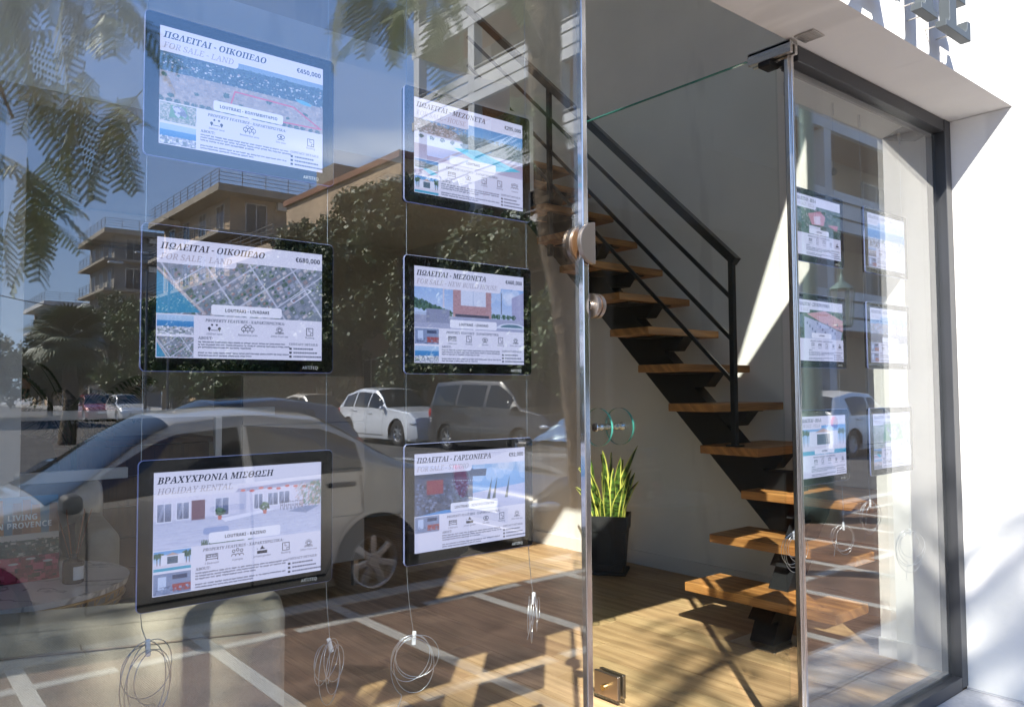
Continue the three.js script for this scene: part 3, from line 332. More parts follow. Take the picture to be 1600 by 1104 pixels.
function icon(g, k, x, y) {
  g.strokeStyle = '#2c3242'; g.fillStyle = '#2c3242'; g.lineWidth = 4; g.lineJoin = 'round';
  const C = (a, b, r, f) => { g.beginPath(); g.arc(x + a, y + b, r, 0, 7); f ? g.fill() : g.stroke(); };
  if (k === 'pins') { C(-30, 4, 9, 1); C(30, 4, 9, 1); C(-14, -18, 6, 1); C(14, -18, 6, 1); poly(g, [[x - 22, y + 14], [x + 22, y + 14]], null, '#2c3242', 3); poly(g, [[x - 38, y + 6], [x - 30, y + 22], [x - 22, y + 6]], '#2c3242'); poly(g, [[x + 38, y + 6], [x + 30, y + 22], [x + 22, y + 6]], '#2c3242'); }
  else if (k === 'trees') { for (const a of [-26, 0, 26]) { C(a, 0, 13); poly(g, [[x + a, y], [x + a, y + 24]], null, '#2c3242', 3); } C(-13, -16, 10); C(13, -16, 10); }
  else if (k === 'sun') { C(0, -2, 11); for (let i = 0; i < 9; i++) { const a = Math.PI * (1 + i / 8); poly(g, [[x + Math.cos(a) * 16, y - 2 + Math.sin(a) * 16], [x + Math.cos(a) * 24, y - 2 + Math.sin(a) * 24]], null, '#2c3242', 3); } for (const b of [14, 21]) poly(g, [[x - 28, y + b], [x - 14, y + b - 4], [x, y + b], [x + 14, y + b - 4], [x + 28, y + b]], null, '#2c3242', 3); }
  else if (k === 'plan') { g.strokeRect(x - 22, y - 24, 44, 46); poly(g, [[x - 6, y - 24], [x - 6, y - 4], [x + 8, y - 4]], null, '#2c3242', 3); poly(g, [[x + 22, y + 6], [x + 6, y + 6], [x + 6, y + 22]], null, '#2c3242', 3); }
  else if (k === 'bed') { g.strokeRect(x - 34, y - 14, 68, 28); g.strokeRect(x - 28, y - 8, 22, 10); g.strokeRect(x + 4, y - 8, 22, 10); poly(g, [[x - 34, y + 14], [x - 34, y + 22]], null, '#2c3242', 4); poly(g, [[x + 34, y + 14], [x + 34, y + 22]], null, '#2c3242', 4); }
  else if (k === 'people') { for (const a of [-24, 0, 24]) { C(a, -14 - (a ? 0 : 6), 8); g.beginPath(); g.arc(x + a, y + 16, 13, Math.PI, 0); g.stroke(); } }
  else if (k === 'eye') { g.beginPath(); g.ellipse(x, y, 24, 13, 0, 0, 7); g.stroke(); C(0, 0, 7, 1); poly(g, [[x - 22, y + 22], [x, y + 16], [x + 22, y + 22]], null, '#2c3242', 3); }
  else { for (const a of [-22, 0, 22]) { bush(g, x + a, y - 8, 12, () => 0.5, ['#2c3242']); } g.fillRect(x - 32, y + 4, 64, 18); poly(g, [[x - 14, y - 4], [x, y - 26], [x + 14, y - 4]], '#2c3242'); }
}
const FEAT = { pins: '2000m² land', trees: 'Residential area', sun: '200m from sea', plan: 'Building', bed: '2 Bedroom', people: '4 people', eye: 'Sea view', garden: 'private garden' };
function screenTexture(d, big) {
  const W = big ? 1024 : 512, H = big ? 695 : 348, c = document.createElement('canvas'); c.width = W; c.height = H; const g = c.getContext('2d'); g.scale(W / 1024, W / 1024);
  const R = rng(d.seed); g.fillStyle = '#e2e3f0'; g.fillRect(0, 0, 1024, 695);
  g.save(); g.beginPath(); g.rect(0, 108, 1024, 332); g.clip(); soft(g, d.pic, 0, 108, 1024, 332, R, 1024, 332); g.restore();
  g.font = 'italic 50px serif'; const w2 = g.measureText(d.sub).width; g.fillStyle = '#e2e3f0'; g.beginPath(); g.roundRect(-40, 0, w2 + 80, 148, 26); g.fill(); g.fillRect(0, 0, 1024, 96);
  g.font = 'italic bold 53px serif'; g.fillStyle = '#23273a'; g.fillText(d.title, 16, 66); g.font = 'italic 49px serif'; g.fillStyle = '#a9a3ac'; g.fillText(d.sub, 16, 126);
  if (d.price) { g.font = 'bold 41px sans-serif'; g.fillStyle = '#2a3044'; g.fillText(d.price, 1010 - g.measureText(d.price).width, 66); }
  g.fillStyle = '#eceef8'; g.beginPath(); g.roundRect(310, 372, 440, 62, 14); g.fill(); poly(g, [[520, 432], [550, 432], [535, 448]], '#eceef8'); g.font = 'bold 27px sans-serif'; g.fillStyle = '#20273a'; const lw = g.measureText(d.place).width; g.fillText(d.place, 530 - lw / 2, 413);
  g.font = 'italic bold 23px serif'; g.fillStyle = '#4b5264'; g.fillText('PROPERTY FEATURES - ΧΑΡΑΚΤΗΡΙΣΤΙΚΑ:', 275, 476);
  d.icons.forEach((k, i) => { const x = 330 + (i + 0.0) * (610 / (d.icons.length - 1)); icon(g, k, x, 512); g.font = '17px sans-serif'; g.fillStyle = '#4b5264'; const s = FEAT[k]; g.fillText(s, x - g.measureText(s).width / 2, 554); });
  g.font = 'bold 22px serif'; g.fillStyle = '#3d4456'; g.fillText('ABOUT:', 236, 582);
  for (let r = 0; r < 6; r++) { if (r === 3) continue; let x = 236; const y = 592 + r * 16, end = r === 2 || r === 5 ? 560 : 770; while (x < end) { const l = 8 + R() * 34; g.fillStyle = '#5a6072'; for (let q = 0; q < l; q += 6) g.fillRect(x + q, y + R() * 2, 4, 7 + R() * 3); x += l + 7; } }
  g.font = 'bold 20px serif'; g.fillStyle = '#4b5264'; g.fillText('CONTACT DETAILS:', 800, 600); for (let r = 0; r < 3; r++) { g.fillStyle = '#2c3242'; g.fillRect(802, 616 + r * 25, 16, 13); g.fillStyle = '#6a7082'; let x = 830; while (x < 960 + 30 * r) { const l = 8 + R() * 8; g.fillRect(x, 617 + r * 25, l, 10); x += l + 3; } }
  if (d.thumbs[0]) { g.save(); g.beginPath(); g.rect(4, 446, 206, 112); g.clip(); soft(g, d.thumbs[0], 4, 446, 206, 112, R, 412, 224); g.restore(); } if (d.thumbs[1]) { g.save(); g.beginPath(); g.rect(4, 572, 206, 119); g.clip(); soft(g, d.thumbs[1], 4, 572, 206, 119, R, 412, 238); g.restore(); }
  const t = new THREE.CanvasTexture(c); t.colorSpace = THREE.SRGBColorSpace; t.anisotropy = 8; return t;
}
const bezelTex = (() => { const c = document.createElement('canvas'); c.width = 1024; c.height = 732; const g = c.getContext('2d'); g.fillStyle = '#0b0b0c'; g.fillRect(0, 0, 1024, 732); g.font = '24px sans-serif'; g.fillStyle = '#c9ccd2'; g.fillText('ARTITEQ', 838, 712); const t = new THREE.CanvasTexture(c); t.colorSpace = THREE.SRGBColorSpace; return t; })();
M.bezelFront = phy({ map: bezelTex, roughness: 0.06 });
M.edgeLight = std({ color: lin(0.22, 0.25, 0.38), roughness: 0.2, emissive: lin(0.015, 0.02, 0.07), emissiveIntensity: 1 });
function rrect(w, h, r) { const s = new THREE.Shape(); s.moveTo(-w / 2 + r, -h / 2); s.lineTo(w / 2 - r, -h / 2); s.absarc(w / 2 - r, -h / 2 + r, r, -Math.PI / 2, 0); s.lineTo(w / 2, h / 2 - r); s.absarc(w / 2 - r, h / 2 - r, r, 0, Math.PI / 2); s.lineTo(-w / 2 + r, h / 2); s.absarc(-w / 2 + r, h / 2 - r, r, Math.PI / 2, Math.PI); s.lineTo(-w / 2, -h / 2 + r); s.absarc(-w / 2 + r, -h / 2 + r, r, Math.PI, Math.PI * 1.5); return s; }
function normUV(g, w, h) { const p = g.attributes.position, uv = []; for (let i = 0; i < p.count; i++) uv.push(p.getX(i) / w + 0.5, p.getY(i) / h + 0.5); g.setAttribute('uv', new THREE.Float32BufferAttribute(uv, 2)); return g; }
const gHousing = new THREE.ExtrudeGeometry(rrect(DW - 0.004, DH - 0.004, 0.009), { depth: 0.008, bevelEnabled: false }).translate(0, 0, -0.012);
const gAcrylic = new THREE.ExtrudeGeometry(rrect(DW, DH, 0.010), { depth: 0.0035, bevelEnabled: true, bevelThickness: 0.0008, bevelSize: 0.0008, bevelOffset: -0.0008, bevelSegments: 1 }).translate(0, 0, -0.0035);
const gFront = normUV(new THREE.ShapeGeometry(rrect(DW - 0.002, DH - 0.002, 0.009)).translate(0, 0, 0.0012), DW, DH);
const gScreen = new THREE.PlaneGeometry(SWd, SHt).translate(0.0, 0.001, 0.0019);
const C1 = [0.386, 0.765], C2 = [0.936, 1.313], C3 = [2.55, 2.90], C4 = [3.085, 3.452];
const mid = c => (c[0] + c[1]) / 2;
const DISPLAYS = [
  { x: mid(C1), top: 1.947, big: 1, title: 'ΠΩΛΕΙΤΑΙ - ΟΙΚΟΠΕΔΟ', sub: 'FOR SALE - LAND', price: '€450,000', place: 'LOUTRAKI - ΚΟΛΥΜΒΗΤΗΡΙΟ', pic: 'land', thumbs: ['plan', 'sea'], icons: ['pins', 'trees', 'eye', 'plan'], seed: 1, label: 'top left window display offering land for 450,000 euros, red plot outline' },
  { x: mid(C1), top: 1.556, big: 1, title: 'ΠΩΛΕΙΤΑΙ - ΟΙΚΟΠΕΔΟ', sub: 'FOR SALE - LAND', price: '€680,000', place: 'LOUTRAKI - LIVADAKI', pic: 'aerial', thumbs: ['sea', 'aerial'], icons: ['pins', 'trees', 'sun', 'plan'], seed: 2, label: 'window display offering land for 680,000 euros with aerial town view' },
  { x: mid(C1), top: 1.130, big: 1, title: 'ΒΡΑΧΥΧΡΟΝΙΑ ΜΙΣΘΩΣΗ', sub: 'HOLIDAY RENTAL', price: '', place: 'LOUTRAKI - KAZINO', pic: 'villa', thumbs: ['pavilion', 'room'], icons: ['bed', 'people', 'garden', 'plan', 'sun'], seed: 3, label: 'window display reading holiday rental with white house and terrace' },
  { x: mid(C2), top: 1.943, big: 1, title: 'ΠΩΛΕΙΤΑΙ - ΜΕΖΟΝΕΤΑ', sub: 'FOR SALE - HOUSE', price: '€295,000', place: 'LOUTRAKI', pic: 'pool', thumbs: ['pool', 'pavilion'], icons: ['bed', 'eye', 'plan', 'plan', 'people'], seed: 4, label: 'window display offering a house with pool for 295,000 euros' },
  { x: mid(C2), top: 1.556, big: 1, title: 'ΠΩΛΕΙΤΑΙ - ΜΕΖΟΝΕΤΑ', sub: 'FOR SALE - NEW BUILD HOUSE', price: '€460,000', place: 'LOUTRAKI - LIVADAKI', pic: 'house', thumbs: ['room', 'sea'], icons: ['bed', 'plan', 'eye', 'plan', 'sun'], seed: 5, label: 'window display offering a new build brick house for 460,000 euros' },
  { x: mid(C2), top: 1.132, big: 1, title: 'ΠΩΛΕΙΤΑΙ - ΓΑΡΣΟΝΙΕΡΑ', sub: 'FOR SALE - STUDIO', price: '€92,000', place: 'LOUTRAKI - ΚΕΝΤΡΟ/CENTER', pic: 'cafe', thumbs: ['room', ''], icons: ['bed', 'garden', 'eye', 'plan', 'sun'], seed: 6, label: 'window display offering a studio for 92,000 euros' },
  { x: mid(C3), top: 1.975, title: 'ΠΩΛΕΙΤΑΙ - ΒΙΛΑ', sub: 'FOR SALE - VILLA', price: '', place: 'LOUTRAKI', pic: 'roofs', thumbs: ['', ''], icons: ['bed', 'plan', 'people', 'eye', 'garden'], seed: 7, label: 'upper display beside the door post, red roofed villa among trees' },
  { x: mid(C4), top: 1.978, title: 'ΠΩΛΕΙΤΑΙ - ΔΙΑΜΕΡΙΣΜΑ', sub: 'FOR SALE', price: '', place: 'LOUTRAKI', pic: 'sea', thumbs: ['town', 'room'], icons: ['bed', 'plan', 'eye', 'sun', 'people'], seed: 8, label: 'top right display with blue sea above white roofs' },
  { x: mid(C3), top: 1.592, title: 'ΠΩΛΕΙΤΑΙ - ΣΥΓΚΡΟΤΗΜΑ', sub: 'FOR SALE', price: '', place: 'LOUTRAKI', pic: 'complex', thumbs: ['', ''], icons: ['people', 'bed', 'plan', 'eye', 'garden'], seed: 9, label: 'middle display beside the door post, long pink roofed housing block' },
  { x: mid(C4), top: 1.594, title: 'ΠΩΛΕΙΤΑΙ - ΜΕΖΟΝΕΤΑ', sub: 'FOR SALE', price: '', place: 'LOUTRAKI', pic: 'town', thumbs: ['room', 'room'], icons: ['bed', 'plan', 'eye', 'sun', 'people'], seed: 10, label: 'middle right display with a view over town roofs to the sea' },
  { x: mid(C3), top: 1.172, title: 'ΠΩΛΕΙΤΑΙ - ΒΙΛΑ', sub: 'FOR SALE - VILLA', price: '', place: 'LOUTRAKI', pic: 'pavilion', thumbs: ['', ''], icons: ['bed', 'plan', 'people', 'eye', 'sun'], seed: 11, label: 'lowest display beside the door post, white pavilion with pool' },
  { x: mid(C4), top: 1.170, title: 'ΠΩΛΕΙΤΑΙ - ΟΙΚΟΠΕΔΟ', sub: 'FOR SALE', price: '', place: 'LOUTRAKI', pic: 'plan', thumbs: ['pool', 'town'], icons: ['pins', 'trees', 'eye', 'plan', 'sun'], seed: 12, label: 'lowest right display with white buildings on green seen from above' },
];
for (const d of DISPLAYS) {
  const t = thing('window_display', d.label, 'display', [d.x, d.top - DH / 2, DZ], 0, 'backlit property displays hung in the windows');
  part('housing', gHousing, M.bezel, t); part('edge_light', gAcrylic, M.edgeLight, t); part('bezel', gFront, M.bezelFront, t);
  const map = screenTexture(d, d.big);
  part('screen', gScreen, phy({ color: 0x000000, roughness: 0.08, emissive: lin(0.325, 0.335, 0.43), emissiveMap: map, emissiveIntensity: 1 }), t);
}
// hanging wires with a coil of spare wire at the foot
const CABLES = [[0.398, 0.745, 0.055, 'leftmost', 0.45], [0.757, 0.687, 0.045, 'second from the left', 0.62], [0.952, 0.653, 0.052, 'third from the left', -0.35], [1.310, 0.690, 0.042, 'beside the steel window edge', 0.76], [2.545, 0.690, 0.05, 'just left of the door post', -0.3], [2.880, 0.690, 0.044, 'first right of the door post', -0.5], [3.09, 0.749, 0.05, 'second right of the door post', -0.35], [3.446, 0.580, 0.066, 'against the sunlit white wall', -0.6]];
CABLES.forEach(([x, yc, rc, where, turn], i) => {
  const t = thing('display_cable', 'thin steel display wire ending in a coil, ' + where, 'cable', [x, 0, DZ - 0.014], 0, 'wires the displays hang from'); const R = rng(40 + i), sx = [0.012, 0.006, 0.014, 0.008, -0.02, -0.014, -0.01, -0.03][i], yb = yc - rc;
  const low = 0.86, top = yb + 2.05 * rc, pts = [V(0, 2.335, 0), V(0, 1.6, 0), V(0, low + 0.01, 0), V(sx * 0.2, lerp(low, top, 0.45), 0.004), V(sx, top, 0.008)];
  part('wire', tube(pts, 0.00085, 48, 5), M.wire, t);
  part('fixing', cyl(0.0055, 0.0055, 0.05, 12, 0, 2.30, 0), M.steel, t);
  const coil = [], n = 190, c0 = Math.cos(turn), s0 = Math.sin(turn), turns = 3.2 + 2 * R(), p1 = R() * 6, p2 = R() * 6; for (let k = 0; k <= n; k++) { const u = k / n, a = u * Math.PI * 2 * turns + Math.PI / 2, w = 1 + 0.11 * Math.sin(u * 13 + p1) + 0.05 * Math.sin(u * 41 + p2), r = rc * w; const px = Math.cos(a) * r * 0.86 + 0.006 * Math.sin(u * 7 + p2), q = (u - 0.5) * 0.022 + 0.008 * Math.sin(u * 9 + p1); coil.push(V(sx + px * c0 + q * s0, yb + rc + Math.sin(a) * r * 1.05 - 0.012 * Math.sin(u * 5 + p1) * (1 - Math.sin(a)), 0.008 - px * s0 + q * c0)); }
  const e = coil[coil.length - 1]; coil.push(V(e.x - 0.012, e.y - 0.03, e.z + 0.002), V(e.x - 0.02, e.y - 0.055 - 0.03 * R(), e.z));
  part('coil', tube(coil, 0.0009, 330, 5), M.wire, t);
  const cp = rbx(-0.004, 0.004, -0.015, 0.015, -0.0035, 0.0035, 0.002); cp.rotateZ(0.5 * (R() - 0.3)); part('clip', cp, M.clip, t, [sx, top - 0.004, 0.008]);
});
// raised letters on the fascia (only their feet come into the picture)
const font = await new FontLoader().loadAsync('fonts/droid/droid_serif_bold.typeface.json');
[['T', 1.98], ['A', 2.20], ['T', 2.515], ['E', 2.745]].forEach(([ch, x], i) => {
  const t = thing('sign_letter', ['grey raised sign letter T, farthest left on the fascia', 'grey raised sign letter A on the white fascia', 'grey raised sign letter T next to the last letter', 'grey raised sign letter E, last on the white fascia'][i], 'letter', [x, 2.452, 0.302], 0, 'raised letters on the fascia');
  const g = new TextGeometry(ch, { font, size: 0.25, depth: 0.032, curveSegments: 4, bevelEnabled: true, bevelThickness: 0.001, bevelSize: 0.001, bevelSegments: 1 }); g.computeBoundingBox(); const wv = g.boundingBox.max.x;
  part('letter_body', g, std({ color: lin(0.09, 0.105, 0.115), roughness: 0.45, metalness: 0.3 }), t);
  for (const [a, b] of [[0.3, 0.03], [0.7, 0.02], [0.5, 0.22]]) { const c = new THREE.CylinderGeometry(0.0028, 0.0028, 0.062, 8); c.rotateX(Math.PI / 2); part('stand_off', c, M.steel, t, [wv * a, b, -0.027]); }
});
// ================= inside the shop =================
M.fabric = std({ color: lin(0.52, 0.475, 0.40), map: T.fabricTone, bumpMap: T.fabric, bumpScale: 0.001, roughness: 0.95 });
M.cabinet = std({ color: lin(0.44, 0.39, 0.32), roughness: 0.5 });
M.seam = std({ color: lin(0.28, 0.23, 0.18), roughness: 1 });
M.gold = std({ color: lin(0.62, 0.44, 0.20), roughness: 0.3, metalness: 1 });
M.marble = std({ map: T.marble, roughness: 0.15 });
M.potBlack = std({ color: lin(0.022, 0.022, 0.023), roughness: 0.5 });
M.soil = std({ color: lin(0.04, 0.028, 0.018), roughness: 1 });
function soften(g, amp, seed) { const p = g.attributes.position, n = g.attributes.normal; for (let i = 0; i < p.count; i++) { const q = (fbm(p.getX(i) * 5 + 9, p.getY(i) * 5 + p.getZ(i) * 4 + 9, 64, 64, seed, 3) - 0.5) * amp; p.setXYZ(i, p.getX(i) + n.getX(i) * q, p.getY(i) + n.getY(i) * q, p.getZ(i) + n.getZ(i) * q); } g.computeVertexNormals(); return g; }
const cush = (x0, x1, y0, y1, z0, z1, r = 0.05, s = 1) => soften(rbx(x0, x1, y0, y1, z0, z1, r, 6), 0.012, s);
{ // sofa whose back stands to the window
  const t = thing('sofa', 'cream fabric sofa with its back to the window', 'sofa', [-0.126, 0, -0.344], -0.35);
  part('back', cush(-0.95, 0.845, 0.09, 0.725, -0.66, -0.475, 0.035, 3), M.fabric, t); part('seat', cush(-0.80, 0.68, 0.10, 0.42, -1.02, -0.665, 0.05, 4), M.fabric, t);
  part('arm', cush(0.69, 0.845, 0.09, 0.56, -1.02, -0.665, 0.05, 5), M.fabric, t); part('arm', cush(-0.95, -0.81, 0.09, 0.56, -1.02, -0.665, 0.05, 6), M.fabric, t);
  part('seam', [tube([V(-0.9, 0.665, -0.4735), V(-0.2, 0.668, -0.472), V(0.4, 0.664, -0.4725), V(0.79, 0.666, -0.4735)], 0.0028, 40, 5), tube([V(0.38, 0.722, -0.57), V(0.385, 0.71, -0.49), V(0.40, 0.665, -0.472)], 0.0022, 20, 5)], M.seam, t);
  for (const [a, b] of [[-0.86, -0.55], [0.76, -0.55], [-0.86, -0.96], [0.76, -0.96]]) part('leg', cyl(0.016, 0.022, 0.095, 12, a, 0, b), M.blackSteel, t);
}
{ const t = thing('pouf', 'low cream upholstered seat between sofa and marble table', 'seat', [0, 0, 0]); part('cushion', cush(0.02, 0.80, 0.06, 0.46, -1.78, -1.44, 0.09, 8), M.fabric, t); part('seam', [tube([V(0.42, 0.463, -1.72), V(0.45, 0.465, -1.6), V(0.47, 0.435, -1.455), V(0.47, 0.3, -1.437)], 0.0025, 30, 5)], M.seam, t); part('base', bx(0.08, 0.74, 0, 0.065, -1.73, -1.5), M.blackSteel, t); }
{ const t = thing('armchair', 'cream armchair behind the round marble table', 'armchair', [0.56, 0, -3.02], -0.12);
  part('seat', cush(-0.36, 0.30, 0.10, 0.42, -0.28, 0.36, 0.06, 11), M.fabric, t); part('back', cush(-0.44, 0.44, 0.1, 0.80, -0.46, -0.285, 0.07, 12), M.fabric, t);
  part('arm', cush(0.30, 0.44, 0.09, 0.63, -0.28, 0.42, 0.055, 13), M.fabric, t); part('arm', cush(-0.50, -0.365, 0.09, 0.63, -0.28, 0.42, 0.055, 14), M.fabric, t);
  for (const [a, b] of [[-0.4, -0.36], [0.38, -0.36], [-0.42, 0.34], [0.37, 0.34]]) part('leg', cyl(0.014, 0.02, 0.1, 12, a, 0, b), M.blackSteel, t); }
{ const t = thing('side_table', 'round marble table with gold wire base', 'table', [0.47, 0, -2.22]);
  const g = new THREE.CylinderGeometry(0.42, 0.415, 0.022, 64); g.translate(0, 0.509, 0); planarUV(g); part('table_top', g, M.marble, t);
  const ring = (r, y) => { const q = new THREE.TorusGeometry(r, 0.006, 8, 64); q.rotateX(Math.PI / 2); q.translate(0, y, 0); return q; }; part('ring', ring(0.405, 0.490), M.gold, t); part('ring', ring(0.40, 0.455), M.gold, t); part('ring', ring(0.30, 0.008), M.gold, t);
  for (let i = 0; i < 40; i++) { const a = i / 40 * Math.PI * 2, c = Math.cos(a), s = Math.sin(a); part('wire_leg', tube([V(c * 0.40, 0.49, s * 0.40), V(c * 0.385, 0.42, s * 0.385), V(c * 0.27, 0.24, s * 0.27), V(c * 0.29, 0.05, s * 0.29), V(c * 0.30, 0.008, s * 0.30)], 0.003, 16, 5), M.gold, t); } }
{ // book standing on the table
  const c = document.createElement('canvas'); c.width = 512; c.height = 680; const g = c.getContext('2d'), R = rng(77); g.fillStyle = '#5b4a3c'; g.fillRect(0, 0, 512, 680); sky2(g, 0, 0, 512, 300, '#4a7d9a', '#a4704a'); for (let i = 0; i < 8; i++) { g.fillStyle = ['#8f5c3c', '#a8744a', '#3d6f86', '#6d4a38'][i % 4]; g.fillRect(i * 64, 20 + R() * 60, 58, 320); } g.fillStyle = '#c9c0b2'; g.fillRect(0, 300, 512, 60); g.fillStyle = '#33423a'; g.fillRect(0, 350, 512, 140); speck(g, 0, 340, 512, 150, 260, ['#4d5f4f', '#2b3a34', '#6d5d4c', '#bfb7a8'], R, 6, 26); g.fillStyle = '#9c2c46'; g.fillRect(0, 480, 512, 200); speck(g, 0, 470, 512, 210, 120, ['#b8405c', '#7f2038', '#c95a70', '#40262c'], R, 14, 60); for (let i = 0; i < 4; i++) { g.fillStyle = '#d9d4cc'; g.beginPath(); g.ellipse(70 + i * 120, 500 + (i % 2) * 30, 36, 9, 0, 0, 7); g.fill(); } g.fillStyle = '#eef3f2'; g.font = 'bold 62px sans-serif'; g.fillText('LIVING', 150, 190); g.fillText('IN PROVENCE', 56, 252);
  const tx = new THREE.CanvasTexture(c); tx.colorSpace = THREE.SRGBColorSpace;
  const t = thing('book', 'upright picture book titled Living in Provence on marble table', 'book', [0.515, 0.521, -2.20], 0.0); t.rotation.set(-0.16, 0.16, 0);
  part('pages', bx(-0.125, 0.128, 0.003, 0.327, -0.032, -0.004), std({ color: lin(0.75, 0.73, 0.68), roughness: 0.9 }), t); part('cover', [bx(-0.13, 0.13, 0, 0.33, -0.036, -0.0325), bx(-0.13, 0.13, 0, 0.33, -0.0035, 0), bx(-0.133, -0.1305, 0, 0.33, -0.036, 0)], std({ color: lin(0.25, 0.2, 0.16), roughness: 0.4 }), t); part('cover_print', new THREE.PlaneGeometry(0.258, 0.328), std({ map: tx, roughness: 0.25 }), t, [0, 0.165, 0.0008]); }
{ const t = thing('reed_diffuser', 'dark glass reed diffuser bottle on the marble table', 'diffuser', [0.665, 0.5205, -2.08]);
  part('bottle', lathe([[0, 0], [0.036, 0], [0.038, 0.004], [0.038, 0.078], [0.034, 0.086], [0.014, 0.09], [0.013, 0.104], [0.016, 0.105], [0.016, 0.112], [0.010, 0.112]], 32), phy({ color: lin(0.02, 0.025, 0.028), roughness: 0.06 }), t); const lb = new THREE.CylinderGeometry(0.0384, 0.0384, 0.05, 24, 1, true, -0.2, 1.2); lb.translate(0, 0.04, 0); part('label', lb, M.plastic, t);
  for (let i = 0; i < 6; i++) part('reed', bar(V(0, 0.05, 0), V(Math.cos(i * 1.1) * 0.06, 0.275, Math.sin(i * 1.1) * 0.05), 0.0035, 0.0035, 6), std({ color: lin(0.32, 0.12, 0.06), roughness: 0.8 }), t); }
{ const t = thing('white_rack', 'white metal frame rack standing before the wooden counter', 'rack', [0, 0, 0]); part('top_bar', [rbx(0.44, 1.855, 1.118, 1.165, -3.03, -2.98, 0.004)], M.whitePaint, t); part('lower_bar', [rbx(0.604, 1.08, 0.818, 0.872, -3.025, -2.985, 0.004)], M.whitePaint, t); part('post', [rbx(0.552, 0.602, 0, 1.117, -3.028, -2.982, 0.004)], M.whitePaint, t); part('post', [rbx(1.52, 1.555, 0, 1.117, -3.025, -2.985, 0.004)], M.whitePaint, t); part('foot', [rbx(0.53, 0.62, 0, 0.02, -3.2, -2.82, 0.004), rbx(1.5, 1.575, 0, 0.02, -3.2, -2.82, 0.004)], M.whitePaint, t); }
{ const t = thing('reception_counter', 'wooden reception counter at the back of the shop', 'counter', [0, 0, 0]); const w = woodTex(301, [0.30, 0.19, 0.11], [0.48, 0.33, 0.21], 5, 1, 256, 512), m = std({ map: w, roughness: 0.55 }); for (let i = 0; i < 5; i++) part('front_board', rbx(0.80, 1.72, 0.05 + i * 0.178, 0.224 + i * 0.178, -3.70, -3.675, 0.002), m, t); part('counter_top', rbx(0.78, 1.74, 0.942, 0.975, -4.15, -3.66, 0.004), m, t); part('side_panel', [bx(0.80, 0.825, 0, 0.94, -4.13, -3.702), bx(1.695, 1.72, 0, 0.94, -4.13, -3.702)], m, t); }
{ const t = thing('monitor', 'white backed computer monitor on the wooden counter', 'monitor', [1.06, 0.976, -3.86], 0.15); part('panel', rbx(-0.11, 0.11, 0.06, 0.20, -0.015, 0.012, 0.006), M.plastic, t); part('stand', [rbx(-0.015, 0.015, 0.008, 0.075, -0.03, -0.0155, 0.004), rbx(-0.07, 0.07, 0, 0.008, -0.06, 0.05, 0.003)], M.plastic, t); }
for (const [x, n] of [[0.97, 'left'], [1.13, 'right']]) { const t = thing('stone_jar', n === 'left' ? 'small beige jar on the counter, nearer the palm' : 'small beige jar on the counter beside the monitor', 'jar', [x, 0.976, -3.73], 0, 'jars on the wooden counter'); part('body', lathe([[0, 0], [0.045, 0], [0.052, 0.02], [0.05, 0.07], [0.036, 0.095], [0.04, 0.1], [0, 0.1]], 24), std({ color: lin(0.36, 0.31, 0.25), roughness: 0.8 }), t); }
{ const t = thing('drawer_cabinet', 'tall pale beige drawer cabinet on metal legs', 'cabinet', [0, 0, 0]); part('carcass', [bx(1.75, 2.56, 0.165, 1.35, -3.68, -3.222)], M.cabinet, t); for (let i = 0; i < 4; i++) part('drawer', rbx(1.753, 2.557, 0.17 + i * 0.296, 0.457 + i * 0.296, -3.22, -3.202, 0.002), M.cabinet, t); for (const [a, b] of [[1.8, -3.26], [2.52, -3.26], [1.8, -3.64], [2.52, -3.64]]) part('leg', rbx(a - 0.018, a + 0.018, 0, 0.164, b - 0.018, b + 0.018, 0.002), M.steel, t); }
{ const t = thing('air_conditioner', 'white wall mounted air conditioner under the mezzanine', 'air conditioner', [1.66, 2.42, -5.598]); part('casing', rbx(-0.40, 0.40, 0.03, 0.27, 0, 0.19, 0.03, 4), M.plastic, t); part('louvre', rbx(-0.37, 0.37, 0.0, 0.028, 0.03, 0.16, 0.006), std({ color: lin(0.35, 0.36, 0.37), roughness: 0.5 }), t); }
